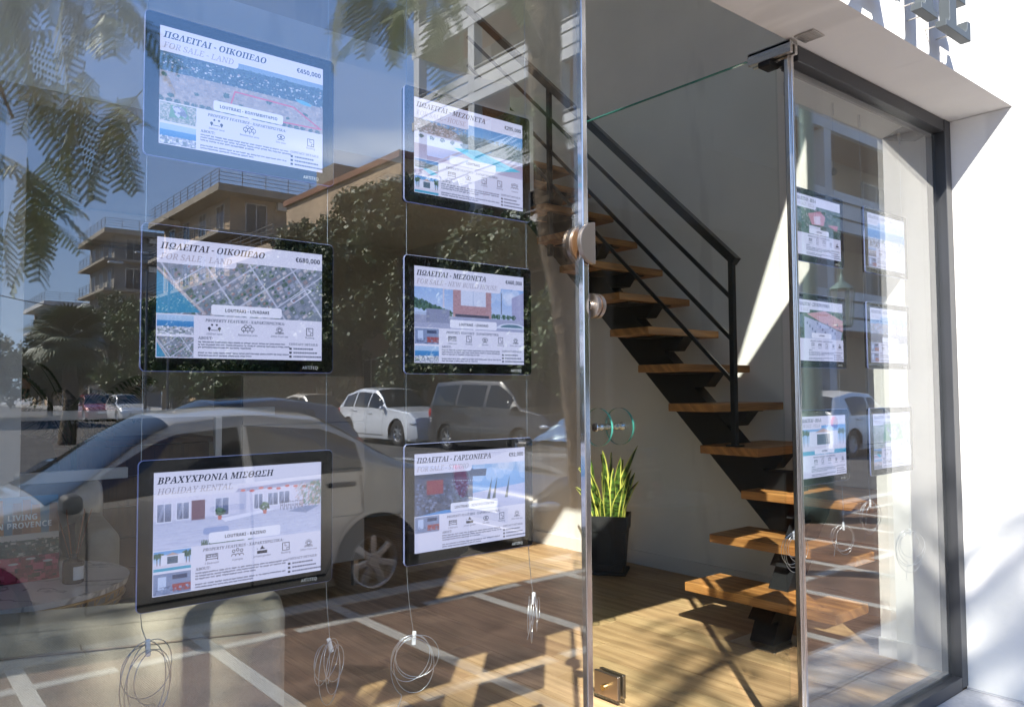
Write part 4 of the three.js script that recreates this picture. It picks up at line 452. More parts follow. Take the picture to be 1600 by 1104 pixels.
// ---- snake plant ----
{ const t = thing('snake_plant', 'snake plant with yellow edged leaves in black pot under the stairs', 'plant', [4.02, 0, -2.42], 0.62);
  const pot = []; const P = (w0, y0, w1, y1) => { const g = new THREE.CylinderGeometry(w1 * 0.7071, w0 * 0.7071, y1 - y0, 4, 1, true); g.rotateY(Math.PI / 4); g.translate(0, (y0 + y1) / 2, 0); const q = g.toNonIndexed(); q.computeVertexNormals(); return q; };
  part('saucer', [rbx(-0.125, 0.125, 0, 0.02, -0.125, 0.125, 0.006)], M.potBlack, t);
  part('pot', [P(0.205, 0.012, 0.25, 0.29), P(0.25, 0.29, 0.262, 0.29), P(0.266, 0.291, 0.278, 0.395), P(0.278, 0.395, 0.255, 0.396), P(0.255, 0.395, 0.245, 0.33), bx(-0.1, 0.1, 0.012, 0.016, -0.1, 0.1)], M.potBlack, t);
  part('soil', bx(-0.121, 0.121, 0.32, 0.345, -0.121, 0.121), M.soil, t);
  const lt = tex(64, 256, (u, v) => { const e = Math.abs(u - 0.5) * 2, n = fbm(u * 4, v * 26, 4, 26, 61, 3), y = smooth(0.62, 0.76, e + (n - 0.5) * 0.12); const b = 0.75 + 0.5 * (n - 0.5) - 0.35 * smooth(0.5, 0.62, fbm(u * 3, v * 34, 3, 34, 66, 2)); return [lerp(0.44 * b, 0.86, y), lerp(0.60 * b, 0.86, y), lerp(0.24 * b, 0.42, y)]; }, true);
  const lm = phy({ map: lt, roughness: 0.4, transmission: 0.25, thickness: 0, side: THREE.DoubleSide }); const R = rng(21);
  for (let i = 0; i < 30; i++) { const a = i * 2.4, r0 = 0.015 + 0.075 * Math.sqrt(R()), h = (i < 8 ? 0.42 + 0.12 * R() : 0.2 + 0.22 * R()), w = 0.05 + 0.02 * R(), lean = (i < 6 ? 0.05 : 0.12) * (0.5 + R()), tw = (R() - 0.5) * 1.6, seg = 14, pos = [], uv = [], idx = [], fa = R() * 6.28;
    for (let k = 0; k <= seg; k++) { const s = k / seg, ww = w * Math.pow(Math.sin(Math.PI * clamp(0.16 + 0.84 * s, 0, 1)), 0.75) * (s > 0.97 ? 0.05 : 1), cx = Math.cos(a) * (r0 + lean * s * s), cz = Math.sin(a) * (r0 + lean * s * s), th = fa + tw * s, wob = 0.006 * Math.sin(s * 9 + i); for (let j = 0; j <= 4; j++) { const q = (j / 4 - 0.5), cup = 0.012 * (1 - 4 * q * q); pos.push(cx + Math.cos(th) * q * ww - Math.sin(th) * (cup + wob), 0.335 + h * s, cz + Math.sin(th) * q * ww + Math.cos(th) * (cup + wob)); uv.push(j / 4, s); if (k < seg && j < 4) { const b = k * 5 + j; idx.push(b, b + 1, b + 5, b + 1, b + 6, b + 5); } } }
    const g = new THREE.BufferGeometry(); g.setAttribute('position', new THREE.Float32BufferAttribute(pos, 3)); g.setAttribute('uv', new THREE.Float32BufferAttribute(uv, 2)); g.setIndex(idx); g.computeVertexNormals(); part('leaf', g, lm, t); }
}
// ---- feathery palm in a pot by the counter ----
M.palmLeaf = phy({ color: lin(0.035, 0.085, 0.03), roughness: 0.5, transmission: 0.2, thickness: 0, side: THREE.DoubleSide });
function palmFrond(len, n, lw, ll, droop, up) {   // rachis along +x, arching
  const P = [], I = []; const at = s => V(len * s * (0.75 + 0.25 * (1 - s)), up * len * s - droop * len * s * s, 0);
  for (let k = 0; k < 14; k++) { const a = at(k / 14), b = at((k + 1) / 14), w = 0.004 * (1 - k / 18), o = P.length / 3; P.push(a.x, a.y, -w, a.x, a.y, w, b.x, b.y, -w, b.x, b.y, w); I.push(o, o + 1, o + 2, o + 1, o + 3, o + 2); }
  for (let k = 0; k < n; k++) for (const sd of [-1, 1]) { const s = 0.12 + 0.88 * k / n, a = at(s), l = ll * Math.sin(Math.PI * (0.18 + 0.75 * s)), o = P.length / 3, dx = 0.62, dz = 0.72 * sd; const tip = V(a.x + dx * l, a.y - 0.28 * l + 0.06 * l, dz * l), m = V(a.x + dx * l * 0.45, a.y + 0.06 * l, dz * l * 0.45); P.push(a.x, a.y, 0, m.x + lw, m.y, m.z - sd * lw * 0.6, m.x - lw, m.y, m.z + sd * lw * 0.6, tip.x, tip.y, tip.z); I.push(o, o + 1, o + 2, o + 1, o + 3, o + 2); }
  const g = new THREE.BufferGeometry(); g.setAttribute('position', new THREE.Float32BufferAttribute(P, 3)); g.setAttribute('uv', new THREE.Float32BufferAttribute(new Float32Array(P.length / 3 * 2), 2)); g.setIndex(I); g.computeVertexNormals(); return g;
}
{ const t = thing('potted_palm', 'feathery potted palm in front of the wooden counter', 'plant', [0.90, 0, -3.38]); part('pot', lathe([[0, 0], [0.14, 0], [0.18, 0.34], [0.185, 0.36], [0.165, 0.36], [0.16, 0.3], [0, 0.3]], 28), M.potBlack, t); const R = rng(9); part('stem', [taperTube([V(0, 0.3, 0), V(0.01, 0.7, 0), V(0, 1.08, 0.01)], [0.02, 0.016, 0.012], 8, 8, 0.1, 3)], std({ color: lin(0.05, 0.06, 0.025), roughness: 0.8 }), t);
  for (let i = 0; i < 15; i++) { const f = part('frond', palmFrond(0.42 + 0.2 * R(), 18, 0.008, 0.17, 0.7 + 0.3 * R(), 0.9 + 0.7 * R()), M.palmLeaf, t, [0, 0.9 + 0.18 * R(), 0]); f.rotation.y = i * 2.4 + R() * 0.4; } }
// ---- person seated behind the counter ----
function figure(bones, size, res, center, pad = 0) {   // smooth union of tapered capsules
  const mc = new MarchingCubes(res, new THREE.MeshBasicMaterial(), false, false, 200000); mc.isolation = 0; const S = size, k = 0.035;
  for (let z = 0; z < res; z++) for (let y = 0; y < res; y++) for (let x = 0; x < res; x++) { const h = res / 2, p = V((x - h) / h * S + center.x, (y - h) / h * S + center.y, (z - h) / h * S + center.z); let d = 9; for (const [a, b, ra, rb] of bones) { const ab = b.clone().sub(a), t = clamp(p.clone().sub(a).dot(ab) / Math.max(1e-6, ab.lengthSq()), 0, 1), q = p.distanceTo(a.clone().addScaledVector(ab, t)) - lerp(ra, rb, t) - pad; const hh = clamp(0.5 + 0.5 * (d - q) / k, 0, 1); d = lerp(d, q, hh) - k * hh * (1 - hh); } mc.field[x + y * res + z * res * res] = -d; }
  mc.update(); const n = mc.count, g = new THREE.BufferGeometry(); g.setAttribute('position', new THREE.BufferAttribute(mc.positionArray.slice(0, n * 3), 3)); g.setAttribute('normal', new THREE.BufferAttribute(mc.normalArray.slice(0, n * 3), 3)); g.setAttribute('uv', new THREE.BufferAttribute(new Float32Array(n * 2), 2)); g.scale(S, S, S); g.translate(center.x, center.y, center.z); const m = mergeVertices(g, 1e-5); m.computeVertexNormals(); return m;
}
{ const t = thing('person', 'person in navy top seated beside the wooden counter', 'person', [0.63, 0, -3.55], 0.5);
  const sk = [[V(0, 1.22, 0.0), V(0, 1.30, 0.01), 0.082, 0.09], [V(0, 1.18, 0.05), V(0, 1.2, 0.06), 0.05, 0.05], [V(0, 1.0, -0.03), V(0, 1.2, 0), 0.05, 0.05], [V(0, 1.255, 0.09), V(0, 1.23, 0.105), 0.012, 0.018], [V(-0.085, 1.24, 0), V(-0.088, 1.27, 0), 0.018, 0.016], [V(0.085, 1.24, 0), V(0.088, 1.27, 0), 0.018, 0.016]];
  const armR = [[V(0.19, 0.94, -0.02), V(0.25, 0.7, 0.04), 0.058, 0.045], [V(0.25, 0.7, 0.04), V(0.18, 0.68, 0.26), 0.042, 0.032], [V(0.18, 0.68, 0.26), V(0.16, 0.68, 0.31), 0.03, 0.034]], armL = armR.map(([a, b, r, s]) => [V(-a.x, a.y, a.z), V(-b.x, b.y, b.z), r, s]);
  const fing = []; for (const sx of [-1, 1]) for (let f = 0; f < 5; f++) fing.push(f < 4 ? [V(sx * (0.14 + f * 0.018), 0.675, 0.325), V(sx * (0.135 + f * 0.018), 0.655, 0.385 - Math.abs(f - 1.5) * 0.008), 0.010, 0.008] : [V(sx * 0.135, 0.68, 0.29), V(sx * 0.105, 0.67, 0.325), 0.011, 0.009]);
  const legs = []; for (const sx of [-1, 1]) legs.push([V(sx * 0.1, 0.5, -0.02), V(sx * 0.11, 0.5, 0.38), 0.085, 0.06], [V(sx * 0.11, 0.5, 0.38), V(sx * 0.11, 0.09, 0.36), 0.056, 0.04], [V(sx * 0.11, 0.05, 0.34), V(sx * 0.11, 0.045, 0.5), 0.045, 0.04]);
  const torso = [[V(0, 0.52, -0.05), V(0, 0.72, -0.05), 0.14, 0.13], [V(0, 0.72, -0.05), V(0, 0.9, -0.04), 0.13, 0.14], [V(-0.14, 0.93, -0.03), V(0.14, 0.93, -0.03), 0.075, 0.075]];
  part('body', figure([...sk, ...torso, ...armR, ...armL, ...fing, ...legs], 0.72, 96, V(0, 0.69, 0.12)), std({ color: lin(0.42, 0.25, 0.17), roughness: 0.6 }), t);
  part('clothing', figure([...torso, armR[0], armL[0], [V(0.25, 0.7, 0.04), V(0.19, 0.68, 0.2), 0.044, 0.036], [V(-0.25, 0.7, 0.04), V(-0.19, 0.68, 0.2), 0.044, 0.036], ...legs], 0.72, 72, V(0, 0.66, 0.12), 0.012), std({ color: lin(0.012, 0.018, 0.05), roughness: 0.9 }), t);
  part('hair', figure([[V(0, 1.27, -0.02), V(0, 1.33, -0.005), 0.088, 0.085], [V(0, 1.2, -0.06), V(0, 1.28, -0.04), 0.06, 0.08]], 0.2, 40, V(0, 1.27, -0.02), 0.008), std({ color: lin(0.02, 0.012, 0.008), roughness: 0.6 }), t);
  for (const sx of [-1, 1]) part('eye', new THREE.SphereGeometry(0.011, 12, 8), std({ color: lin(0.05, 0.04, 0.04), roughness: 0.2 }), t, [sx * 0.034, 1.265, 0.088]);
  const ch = thing('office_chair', 'dark chair the person sits on beside the counter', 'chair', [0.63, 0, -3.55], 0.5); part('seat', rbx(-0.23, 0.23, 0.33, 0.40, -0.24, 0.2, 0.03), M.blackSteel, ch); part('backrest', rbx(-0.2, 0.2, 0.5, 0.85, -0.27, -0.22, 0.02), M.blackSteel, ch); part('column', cyl(0.03, 0.03, 0.33, 12, 0, 0.0, 0), M.steel, ch); part('base', [bx(-0.28, 0.28, 0.02, 0.05, -0.025, 0.025), bx(-0.025, 0.025, 0.021, 0.051, -0.28, 0.28)], M.steel, ch);
}
// ================= cars =================
M.tyre = std({ color: lin(0.016, 0.016, 0.017), roughness: 0.85 });
M.rim = std({ color: lin(0.55, 0.55, 0.56), roughness: 0.3, metalness: 0.9 });
M.carGlass = phy({ color: lin(0.012, 0.016, 0.018), roughness: 0.03 });
M.trim = std({ color: lin(0.02, 0.02, 0.021), roughness: 0.6 });
M.redLamp = phy({ color: lin(0.42, 0.012, 0.012), roughness: 0.1 });
M.headLamp = phy({ color: lin(0.6, 0.62, 0.64), roughness: 0.05, metalness: 0.4 });
const paints = {}; const paint = (r, g, b, metal = 0.2) => paints[[r, g, b]] ??= phy({ color: lin(r, g, b), roughness: 0.35, metalness: metal, clearcoat: 1, clearcoatRoughness: 0.04 });
function prof(pts) { return x => { if (x <= pts[0][0]) return pts[0][1]; for (let i = 1; i < pts.length; i++) if (x <= pts[i][0]) { const [a, ya] = pts[i - 1], [b, yb] = pts[i], t = (x - a) / (b - a), sm = t * t * (3 - 2 * t); return lerp(ya, yb, 0.5 * t + 0.5 * sm); } return pts[pts.length - 1][1]; }; }
const KINDS = {
  sedan: { L: 4.3, W: 0.85, xf: 1.34, xr: -1.22, r: 0.31, belt: [[-2.15, 0.72], [-2.08, 0.93], [-1.45, 0.97], [0.6, 0.90], [1.0, 0.88], [1.7, 0.76], [2.1, 0.62], [2.15, 0.45]], roof: [[-2.15, 0.73], [-2.08, 0.95], [-1.62, 1.0], [-1.5, 1.03], [-0.85, 1.40], [-0.3, 1.45], [0.15, 1.41], [0.95, 0.92], [1.7, 0.79], [2.1, 0.64], [2.15, 0.46]], rg: [-1.48, -0.88], wg: [0.2, 0.93], side: [[-1.12, -0.30], [-0.24, 0.62]], doors: [-1.1, -0.27, 0.72] },
  hatch: { L: 3.9, W: 0.84, xf: 1.22, xr: -1.22, r: 0.31, belt: [[-1.95, 0.6], [-1.9, 0.92], [0.6, 0.90], [1.0, 0.89], [1.6, 0.74], [1.9, 0.6], [1.95, 0.42]], roof: [[-1.95, 0.62], [-1.9, 1.0], [-1.6, 1.40], [-0.8, 1.5], [0.0, 1.46], [0.85, 0.95], [1.6, 0.78], [1.9, 0.62], [1.95, 0.44]], rg: [-1.86, -1.62], wg: [0.05, 0.83], side: [[-1.25, -0.35], [-0.29, 0.52]], doors: [-1.1, -0.32, 0.62] },
  suv: { L: 4.7, W: 0.94, xf: 1.44, xr: -1.42, r: 0.37, belt: [[-2.35, 0.7], [-2.3, 1.06], [0.6, 1.03], [1.0, 1.03], [1.95, 0.94], [2.28, 0.78], [2.35, 0.5]], roof: [[-2.35, 0.72], [-2.3, 1.12], [-1.95, 1.52], [-1.0, 1.68], [-0.1, 1.64], [0.85, 1.08], [1.95, 0.98], [2.28, 0.8], [2.35, 0.52]], rg: [-2.24, -1.98], wg: [-0.03, 0.83], side: [[-1.85, -1.15], [-1.08, -0.28], [-0.22, 0.52]], doors: [-1.2, -0.25, 0.7] },
  van: { L: 4.95, W: 0.96, xf: 1.55, xr: -1.45, r: 0.33, belt: [[-2.48, 0.8], [-2.44, 1.12], [1.2, 1.10], [1.6, 1.08], [2.2, 0.98], [2.44, 0.8], [2.48, 0.5]], roof: [[-2.48, 0.85], [-2.44, 1.6], [-2.3, 1.82], [-1.0, 1.87], [0.55, 1.83], [1.55, 1.14], [2.2, 1.02], [2.44, 0.82], [2.48, 0.52]], rg: [-2.45, -2.4], wg: [0.62, 1.53], side: [[-2.2, -1.1], [-1.0, 0.1], [0.22, 1.15]], doors: [-0.95, 0.16, 1.3] },
};
const carGeo = {};
function carShape(kind) {
  if (carGeo[kind]) return carGeo[kind];
  const k = KINDS[kind], belt = prof(k.belt), roof = prof(k.roof), L = k.L, W = k.W;
  const half = x => W * (1 - 0.16 * Math.pow(Math.abs(2 * x / L), 7)) , low = x => { let y = 0.19 + 0.06 * Math.pow(Math.abs(2 * x / L), 6); for (const c of [k.xf, k.xr]) { const d = Math.abs(x - c), R = k.r + 0.055; if (d < R) y = Math.max(y, k.r + Math.sqrt(R * R - d * d)); } return y; };
  const NT = 30, surf = (x, t, side, off = 0) => {   // t 0..1 from sill to roof centre
    const w = half(x), y0 = low(x), yb = belt(x), yr = Math.max(roof(x), yb + 0.004), gh = clamp((yr - yb) / 0.4, 0, 1); let y, z;
    if (t < 0.45) { const s = t / 0.45; y = lerp(y0, yb, s); const yn = clamp((y - 0.2) / 0.75, 0, 1); z = w * (0.945 + 0.055 * Math.sin(Math.PI * Math.pow(yn, 0.8)) - 0.03 * yn) + (Math.abs(yn - 0.62) < 0.02 ? 0.004 : 0); }
    else if (t < 0.8) { const s = (t - 0.45) / 0.35; const zb = w * 0.915, ze = w * (0.915 - 0.22 * gh - 0.02); y = yb + (yr - 0.05 * gh - yb) * Math.pow(s, 0.97); z = lerp(zb, ze, Math.pow(s, 1.25)); }
    else { const s = (t - 0.8) / 0.2, ze = w * (0.915 - 0.22 * gh - 0.02); z = ze * Math.cos(s * Math.PI / 2); y = yr - 0.05 * gh + 0.05 * gh * Math.sin(s * Math.PI / 2) + 0.018 * Math.sin(s * Math.PI / 2); }
    return V(x, y, side * z);
  };
  const offs = (x, t, side, o) => { const e = 0.003, p = surf(x, t, side), a = surf(Math.min(x + e, L / 2), t, side).sub(surf(Math.max(x - e, -L / 2), t, side)), b = surf(x, Math.min(1, t + 0.004), side).sub(surf(x, Math.max(0, t - 0.004), side)); const n = a.cross(b).normalize(); if (n.dot(V(0, 0.25, side)) * 1 < 0) n.negate(); return p.addScaledVector(n, o); };
  const grid = (fn, nu, nv) => { const P = [], U = [], I = []; for (let i = 0; i <= nu; i++) for (let j = 0; j <= nv; j++) { const p = fn(i / nu, j / nv); P.push(p.x, p.y, p.z); U.push(i / nu, j / nv); if (i < nu && j < nv) { const b = i * (nv + 1) + j; I.push(b, b + 1, b + nv + 1, b + 1, b + nv + 2, b + nv + 1); } } const g = new THREE.BufferGeometry(); g.setAttribute('position', new THREE.Float32BufferAttribute(P, 3)); g.setAttribute('uv', new THREE.Float32BufferAttribute(U, 2)); g.setIndex(I); g.computeVertexNormals(); return g; };
  const xs = u => -L / 2 + L * u; const body = [];
  for (const sd of [-1, 1]) body.push(grid((u, v) => surf(xs(u), v, sd), 110, NT));
  for (const e of [-1, 1]) body.push(grid((u, v) => { const a = surf(e * L / 2, u, 1), y = a.y; return V(e * (L / 2 + 0.0), y, lerp(-a.z, a.z, v)); }, NT, 4));
  body.push(bx(-L / 2 + 0.1, L / 2 - 0.1, 0.16, 0.3, -W * 0.82, W * 0.82)); const dark = [];
  for (const c of [k.xf, k.xr]) dark.push(bx(c - k.r - 0.05, c + k.r + 0.05, 0.25, k.r * 2 + 0.03, -W * 0.78, W * 0.78));
  const out = { k, body: merge(body), dark: merge(dark), wind: grid((u, v) => { const x = lerp(k.wg[0], k.wg[1], u), s = Math.abs(v * 2 - 1), sd = v < 0.5 ? -1 : 1; return offs(x, 1 - 0.19 * s, sd, 0.004); }, 14, 16), rear: grid((u, v) => { const x = lerp(k.rg[0], k.rg[1], u), s = Math.abs(v * 2 - 1), sd = v < 0.5 ? -1 : 1; return offs(x, 1 - 0.18 * s, sd, 0.004); }, 8, 14), side: [], seam: [], handle: [] };
  for (const sd of [-1, 1]) { for (const [a, b] of k.side) out.side.push(grid((u, v) => offs(lerp(a, b, u), 0.475 + 0.275 * v, sd, 0.004), 12, 6));
    out.seam.push(merge(k.doors.map(x => grid((u, v) => offs(x + (u - 0.5) * 0.012, lerp(0.06, 0.44, v), sd, 0.0025), 1, 14)).concat([grid((u, v) => offs(lerp(k.doors[0], k.doors[2], u), 0.05 + 0.012 * v, sd, 0.003), 30, 1)])));
    for (const q of [0, 1]) { const x = k.doors[q] + 0.16, p = offs(x, 0.385, sd, 0.012); out.handle.push(rbx(p.x - 0.11, p.x + 0.11, p.y - 0.018, p.y + 0.018, p.z - 0.016, p.z + 0.016, 0.014)); } }
  out.surf = surf; out.offs = offs; return carGeo[kind] = out;
}
const wheelGeo = (r) => { const w = 0.2, t = lathe([[r * 0.64, -w / 2], [r * 0.9, -w / 2], [r * 0.985, -w * 0.38], [r, -w * 0.2], [r, w * 0.2], [r * 0.985, w * 0.38], [r * 0.9, w / 2], [r * 0.64, w / 2], [r * 0.6, w * 0.3]], 40); t.rotateX(Math.PI / 2); const parts = []; const lip = lathe([[r * 0.66, w * 0.42], [r * 0.60, w * 0.46], [r * 0.57, w * 0.2], [r * 0.57, -w * 0.4]], 40); lip.rotateX(Math.PI / 2); parts.push(lip); for (let i = 0; i < 7; i++) { const b = rbx(-0.026, 0.026, 0.03, r * 0.6, w * 0.26, w * 0.38, 0.008); b.rotateZ(i / 7 * Math.PI * 2); parts.push(b); } const hub = new THREE.CylinderGeometry(0.05, 0.06, 0.05, 20); hub.rotateX(Math.PI / 2); hub.translate(0, 0, w * 0.33); parts.push(hub); const back = new THREE.CylinderGeometry(r * 0.57, r * 0.57, 0.02, 30); back.rotateX(Math.PI / 2); return { t, rim: merge(parts), back }; };
function makeCar(kind, label, pm, x, z, heading, group, small) {   // heading: the way the front points, angle about y
  const c = carShape(kind), k = c.k, t = thing('parked_car', label, kind === 'van' ? 'van' : 'car', [x, STREET, z], heading, group);
  const body = part('body', c.body, pm, t); part('wheel_well', c.dark, M.trim, t);
  part('windscreen', c.wind, M.carGlass, t); part('rear_window', c.rear, M.carGlass, t); c.side.forEach(g => part('side_window', g, M.carGlass, t));
  if (!small) { c.seam.forEach(g => part('door_gap', g, M.trim, t)); c.handle.forEach(g => part('door_handle', g, kind === 'sedan' ? M.trim : pm, t)); }
  const wg = wheelGeo(k.r); for (const sx of [k.xf, k.xr]) for (const sz of [-1, 1]) { const w = new THREE.Group(); w.name = 'wheel'; w.position.set(sx, k.r, sz * (k.W * 0.9 - 0.08)); w.rotation.y = sz < 0 ? Math.PI : 0; t.add(w); part('tyre', wg.t, M.tyre, w); part('rim', wg.rim, M.rim, w); part('hub_back', wg.back, M.trim, w); }
  for (const sz of [-1, 1]) { const p = c.offs(k.L / 2 - 0.16, 0.33, sz, 0.005), q = c.offs(-k.L / 2 + 0.09, 0.36, sz, 0.004); const hl = new THREE.SphereGeometry(1, 20, 12); hl.scale(0.20, 0.075, 0.10); part('headlight', hl, M.headLamp, t, [p.x - 0.06, p.y, p.z - sz * 0.075]); const tl = new THREE.SphereGeometry(1, 20, 12); tl.scale(0.10, 0.15, 0.07); part('tail_light', tl, M.redLamp, t, [q.x + 0.01, q.y + 0.02, q.z - sz * 0.035]);
    const mp = c.surf(k.wg[1] - 0.12, 0.5, sz), mr = new RoundedBoxGeometry(0.11, 0.11, 0.17, 3, 0.04); part('mirror', mr, kind === 'van' || kind === 'sedan' ? M.trim : pm, t, [mp.x, mp.y + 0.03, mp.z + sz * 0.07]); }
  for (const e of [-1, 1]) part('number_plate', rbx(e * (k.L / 2 + 0.022) - 0.006, e * (k.L / 2 + 0.022) + 0.006, 0.44, 0.55, -0.25, 0.25, 0.004), M.plastic, t);
  part('grille', rbx(k.L / 2 - 0.03, k.L / 2 + 0.012, 0.36, 0.36 + (kind === 'suv' ? 0.3 : 0.14), -0.36, 0.36, 0.02), M.trim, t); part('bumper_strip', [rbx(-k.L / 2 - 0.015, -k.L / 2 + 0.05, 0.3, 0.42, -k.W * 0.7, k.W * 0.7, 0.02), rbx(k.L / 2 - 0.05, k.L / 2 + 0.015, 0.2, 0.32, -k.W * 0.7, k.W * 0.7, 0.02)], kind === 'van' || kind === 'sedan' ? M.trim : pm, t);
  return t;
}
const HP = Math.PI / 2;
// heading 0 faces +x, HP faces -z
makeCar('sedan', 'silver beige sedan parked right outside the window, mirrored in its lower half', paint(0.46, 0.42, 0.35, 0.3), 1.78, 4.62, Math.PI, 'cars');
makeCar('hatch', 'dark car with teal windows behind the silver sedan roof', paint(0.03, 0.04, 0.05, 0.5), 3.4, 8.9, Math.PI, 'cars');
makeCar('suv', 'white sport utility car parked across the square, nose beside the grey van', paint(0.62, 0.64, 0.67, 0.05), 12.75, 19.5, HP, 'cars parked along the side street');
makeCar('hatch', 'cream hatchback parked behind the white sport utility car', paint(0.60, 0.55, 0.48, 0.1), 13.5, 26.4, HP, 'cars parked along the side street');
makeCar('van', 'dark grey van parked in front of the white sport utility car', paint(0.035, 0.033, 0.031, 0.2), 12.9, 14.35, HP, 'cars parked along the side street');
makeCar('hatch', 'pale car with crumpled foil sunshade behind its windscreen', paint(0.20, 0.18, 0.15, 0.3), 6.55, 4.6, Math.PI, 'cars');
makeCar('hatch', 'white hatchback seen from behind beside the street lamp', paint(0.62, 0.60, 0.57, 0.05), 18.5, 8.15, 0, 'cars');
{ const t = thing('sunshade', 'crumpled iridescent foil sunshade on the windscreen of the pale car', 'sunshade', [6.55, STREET, 4.6], Math.PI); const c = carShape('hatch'), R = rng(8); const P = [], I = [], nu = 14, nv = 22; for (let i = 0; i <= nu; i++) for (let j = 0; j <= nv; j++) { const v = j / nv, s = Math.abs(v * 2 - 1), p = c.offs(lerp(0.12, 0.76, i / nu), 1 - 0.15 * s, v < 0.5 ? -1 : 1, 0.012 + 0.02 * R()); P.push(p.x, p.y, p.z); if (i < nu && j < nv) { const b = i * (nv + 1) + j; I.push(b, b + 1, b + nv + 1, b + 1, b + nv + 2, b + nv + 1); } } let g = new THREE.BufferGeometry(); g.setAttribute('position', new THREE.Float32BufferAttribute(P, 3)); g.setIndex(I); g = g.toNonIndexed(); g.computeVertexNormals(); g.setAttribute('uv', new THREE.BufferAttribute(new Float32Array(g.attributes.position.count * 2), 2)); part('foil', g, phy({ color: lin(0.62, 0.72, 0.72), roughness: 0.2, metalness: 0.9, iridescence: 1, iridescenceIOR: 1.6, iridescenceThicknessRange: [180, 420], side: THREE.DoubleSide }), t); }
[[10.6, 49, 0.22, 0.03, 0.03, 'red'], [11.6, 46, 0.6, 0.6, 0.6, 'white'], [11.9, 51, 0.4, 0.42, 0.44, 'silver'], [12.3, 57, 0.62, 0.62, 0.6, 'cream white']].forEach(([x, z, r, g, b, n]) => makeCar('hatch', 'small distant ' + n + ' car in the far car park', paint(r, g, b), x, z, HP, 'distant parked cars', true));
// ================= buildings across the square =================
const tone = (r, g, b, rough = 0.9) => std({ color: lin(r, g, b), map: T.concrete, bumpMap: T.plaster, bumpScale: 0.002, roughness: rough });
M.cream = tone(0.56, 0.43, 0.29); M.ochre = tone(0.50, 0.25, 0.12); M.bWhite = tone(0.74, 0.73, 0.71); M.tanWall = tone(0.58, 0.42, 0.27); M.greyWall = tone(0.40, 0.37, 0.33); M.slabC = tone(0.42, 0.36, 0.28); M.roofTile = tone(0.28, 0.12, 0.07);
M.winDark = phy({ color: lin(0.02, 0.025, 0.03), roughness: 0.05 }); M.frameB = std({ color: lin(0.6, 0.59, 0.56), roughness: 0.6 }); M.shutter = std({ color: lin(0.32, 0.30, 0.27), roughness: 0.8 }); M.railM = std({ color: lin(0.16, 0.16, 0.16), roughness: 0.5, metalness: 0.4 });
function winZ(parent, x0, x1, y0, y1, z, shut) { const w = part('window', bx(x0, x1, y0, y1, z - 0.02, z - 0.006), shut ? M.shutter : M.winDark, parent); part('window_frame', [bx(x0 - 0.06, x1 + 0.06, y1, y1 + 0.07, z - 0.07, z - 0.003), bx(x0 - 0.06, x1 + 0.06, y0 - 0.07, y0, z - 0.09, z - 0.003), bx(x0 - 0.06, x0, y0, y1, z - 0.06, z - 0.003), bx(x1, x1 + 0.06, y0, y1, z - 0.06, z - 0.003), bx((x0 + x1) / 2 - 0.03, (x0 + x1) / 2 + 0.03, y0, y1, z - 0.05, z - 0.021)], M.frameB, w); if (shut) part('slat', Array.from({ length: 12 }, (_, i) => bx(x0, x1, y0 + (i + 0.2) * (y1 - y0) / 12, y0 + (i + 0.7) * (y1 - y0) / 12, z - 0.035, z - 0.0205)), M.shutter, w); return w; }
function winX(parent, z0, z1, y0, y1, x, shut) { const w = part('window', bx(x - 0.02, x - 0.006, y0, y1, z0, z1), shut ? M.shutter : M.winDark, parent); part('window_frame', [bx(x - 0.07, x - 0.003, y1, y1 + 0.07, z0 - 0.06, z1 + 0.06), bx(x - 0.09, x - 0.003, y0 - 0.07, y0, z0 - 0.06, z1 + 0.06), bx(x - 0.06, x - 0.003, y0, y1, z0 - 0.06, z0), bx(x - 0.06, x - 0.003, y0, y1, z1, z1 + 0.06), bx(x - 0.05, x - 0.021, y0, y1, (z0 + z1) / 2 - 0.03, (z0 + z1) / 2 + 0.03)], M.frameB, w); return w; }
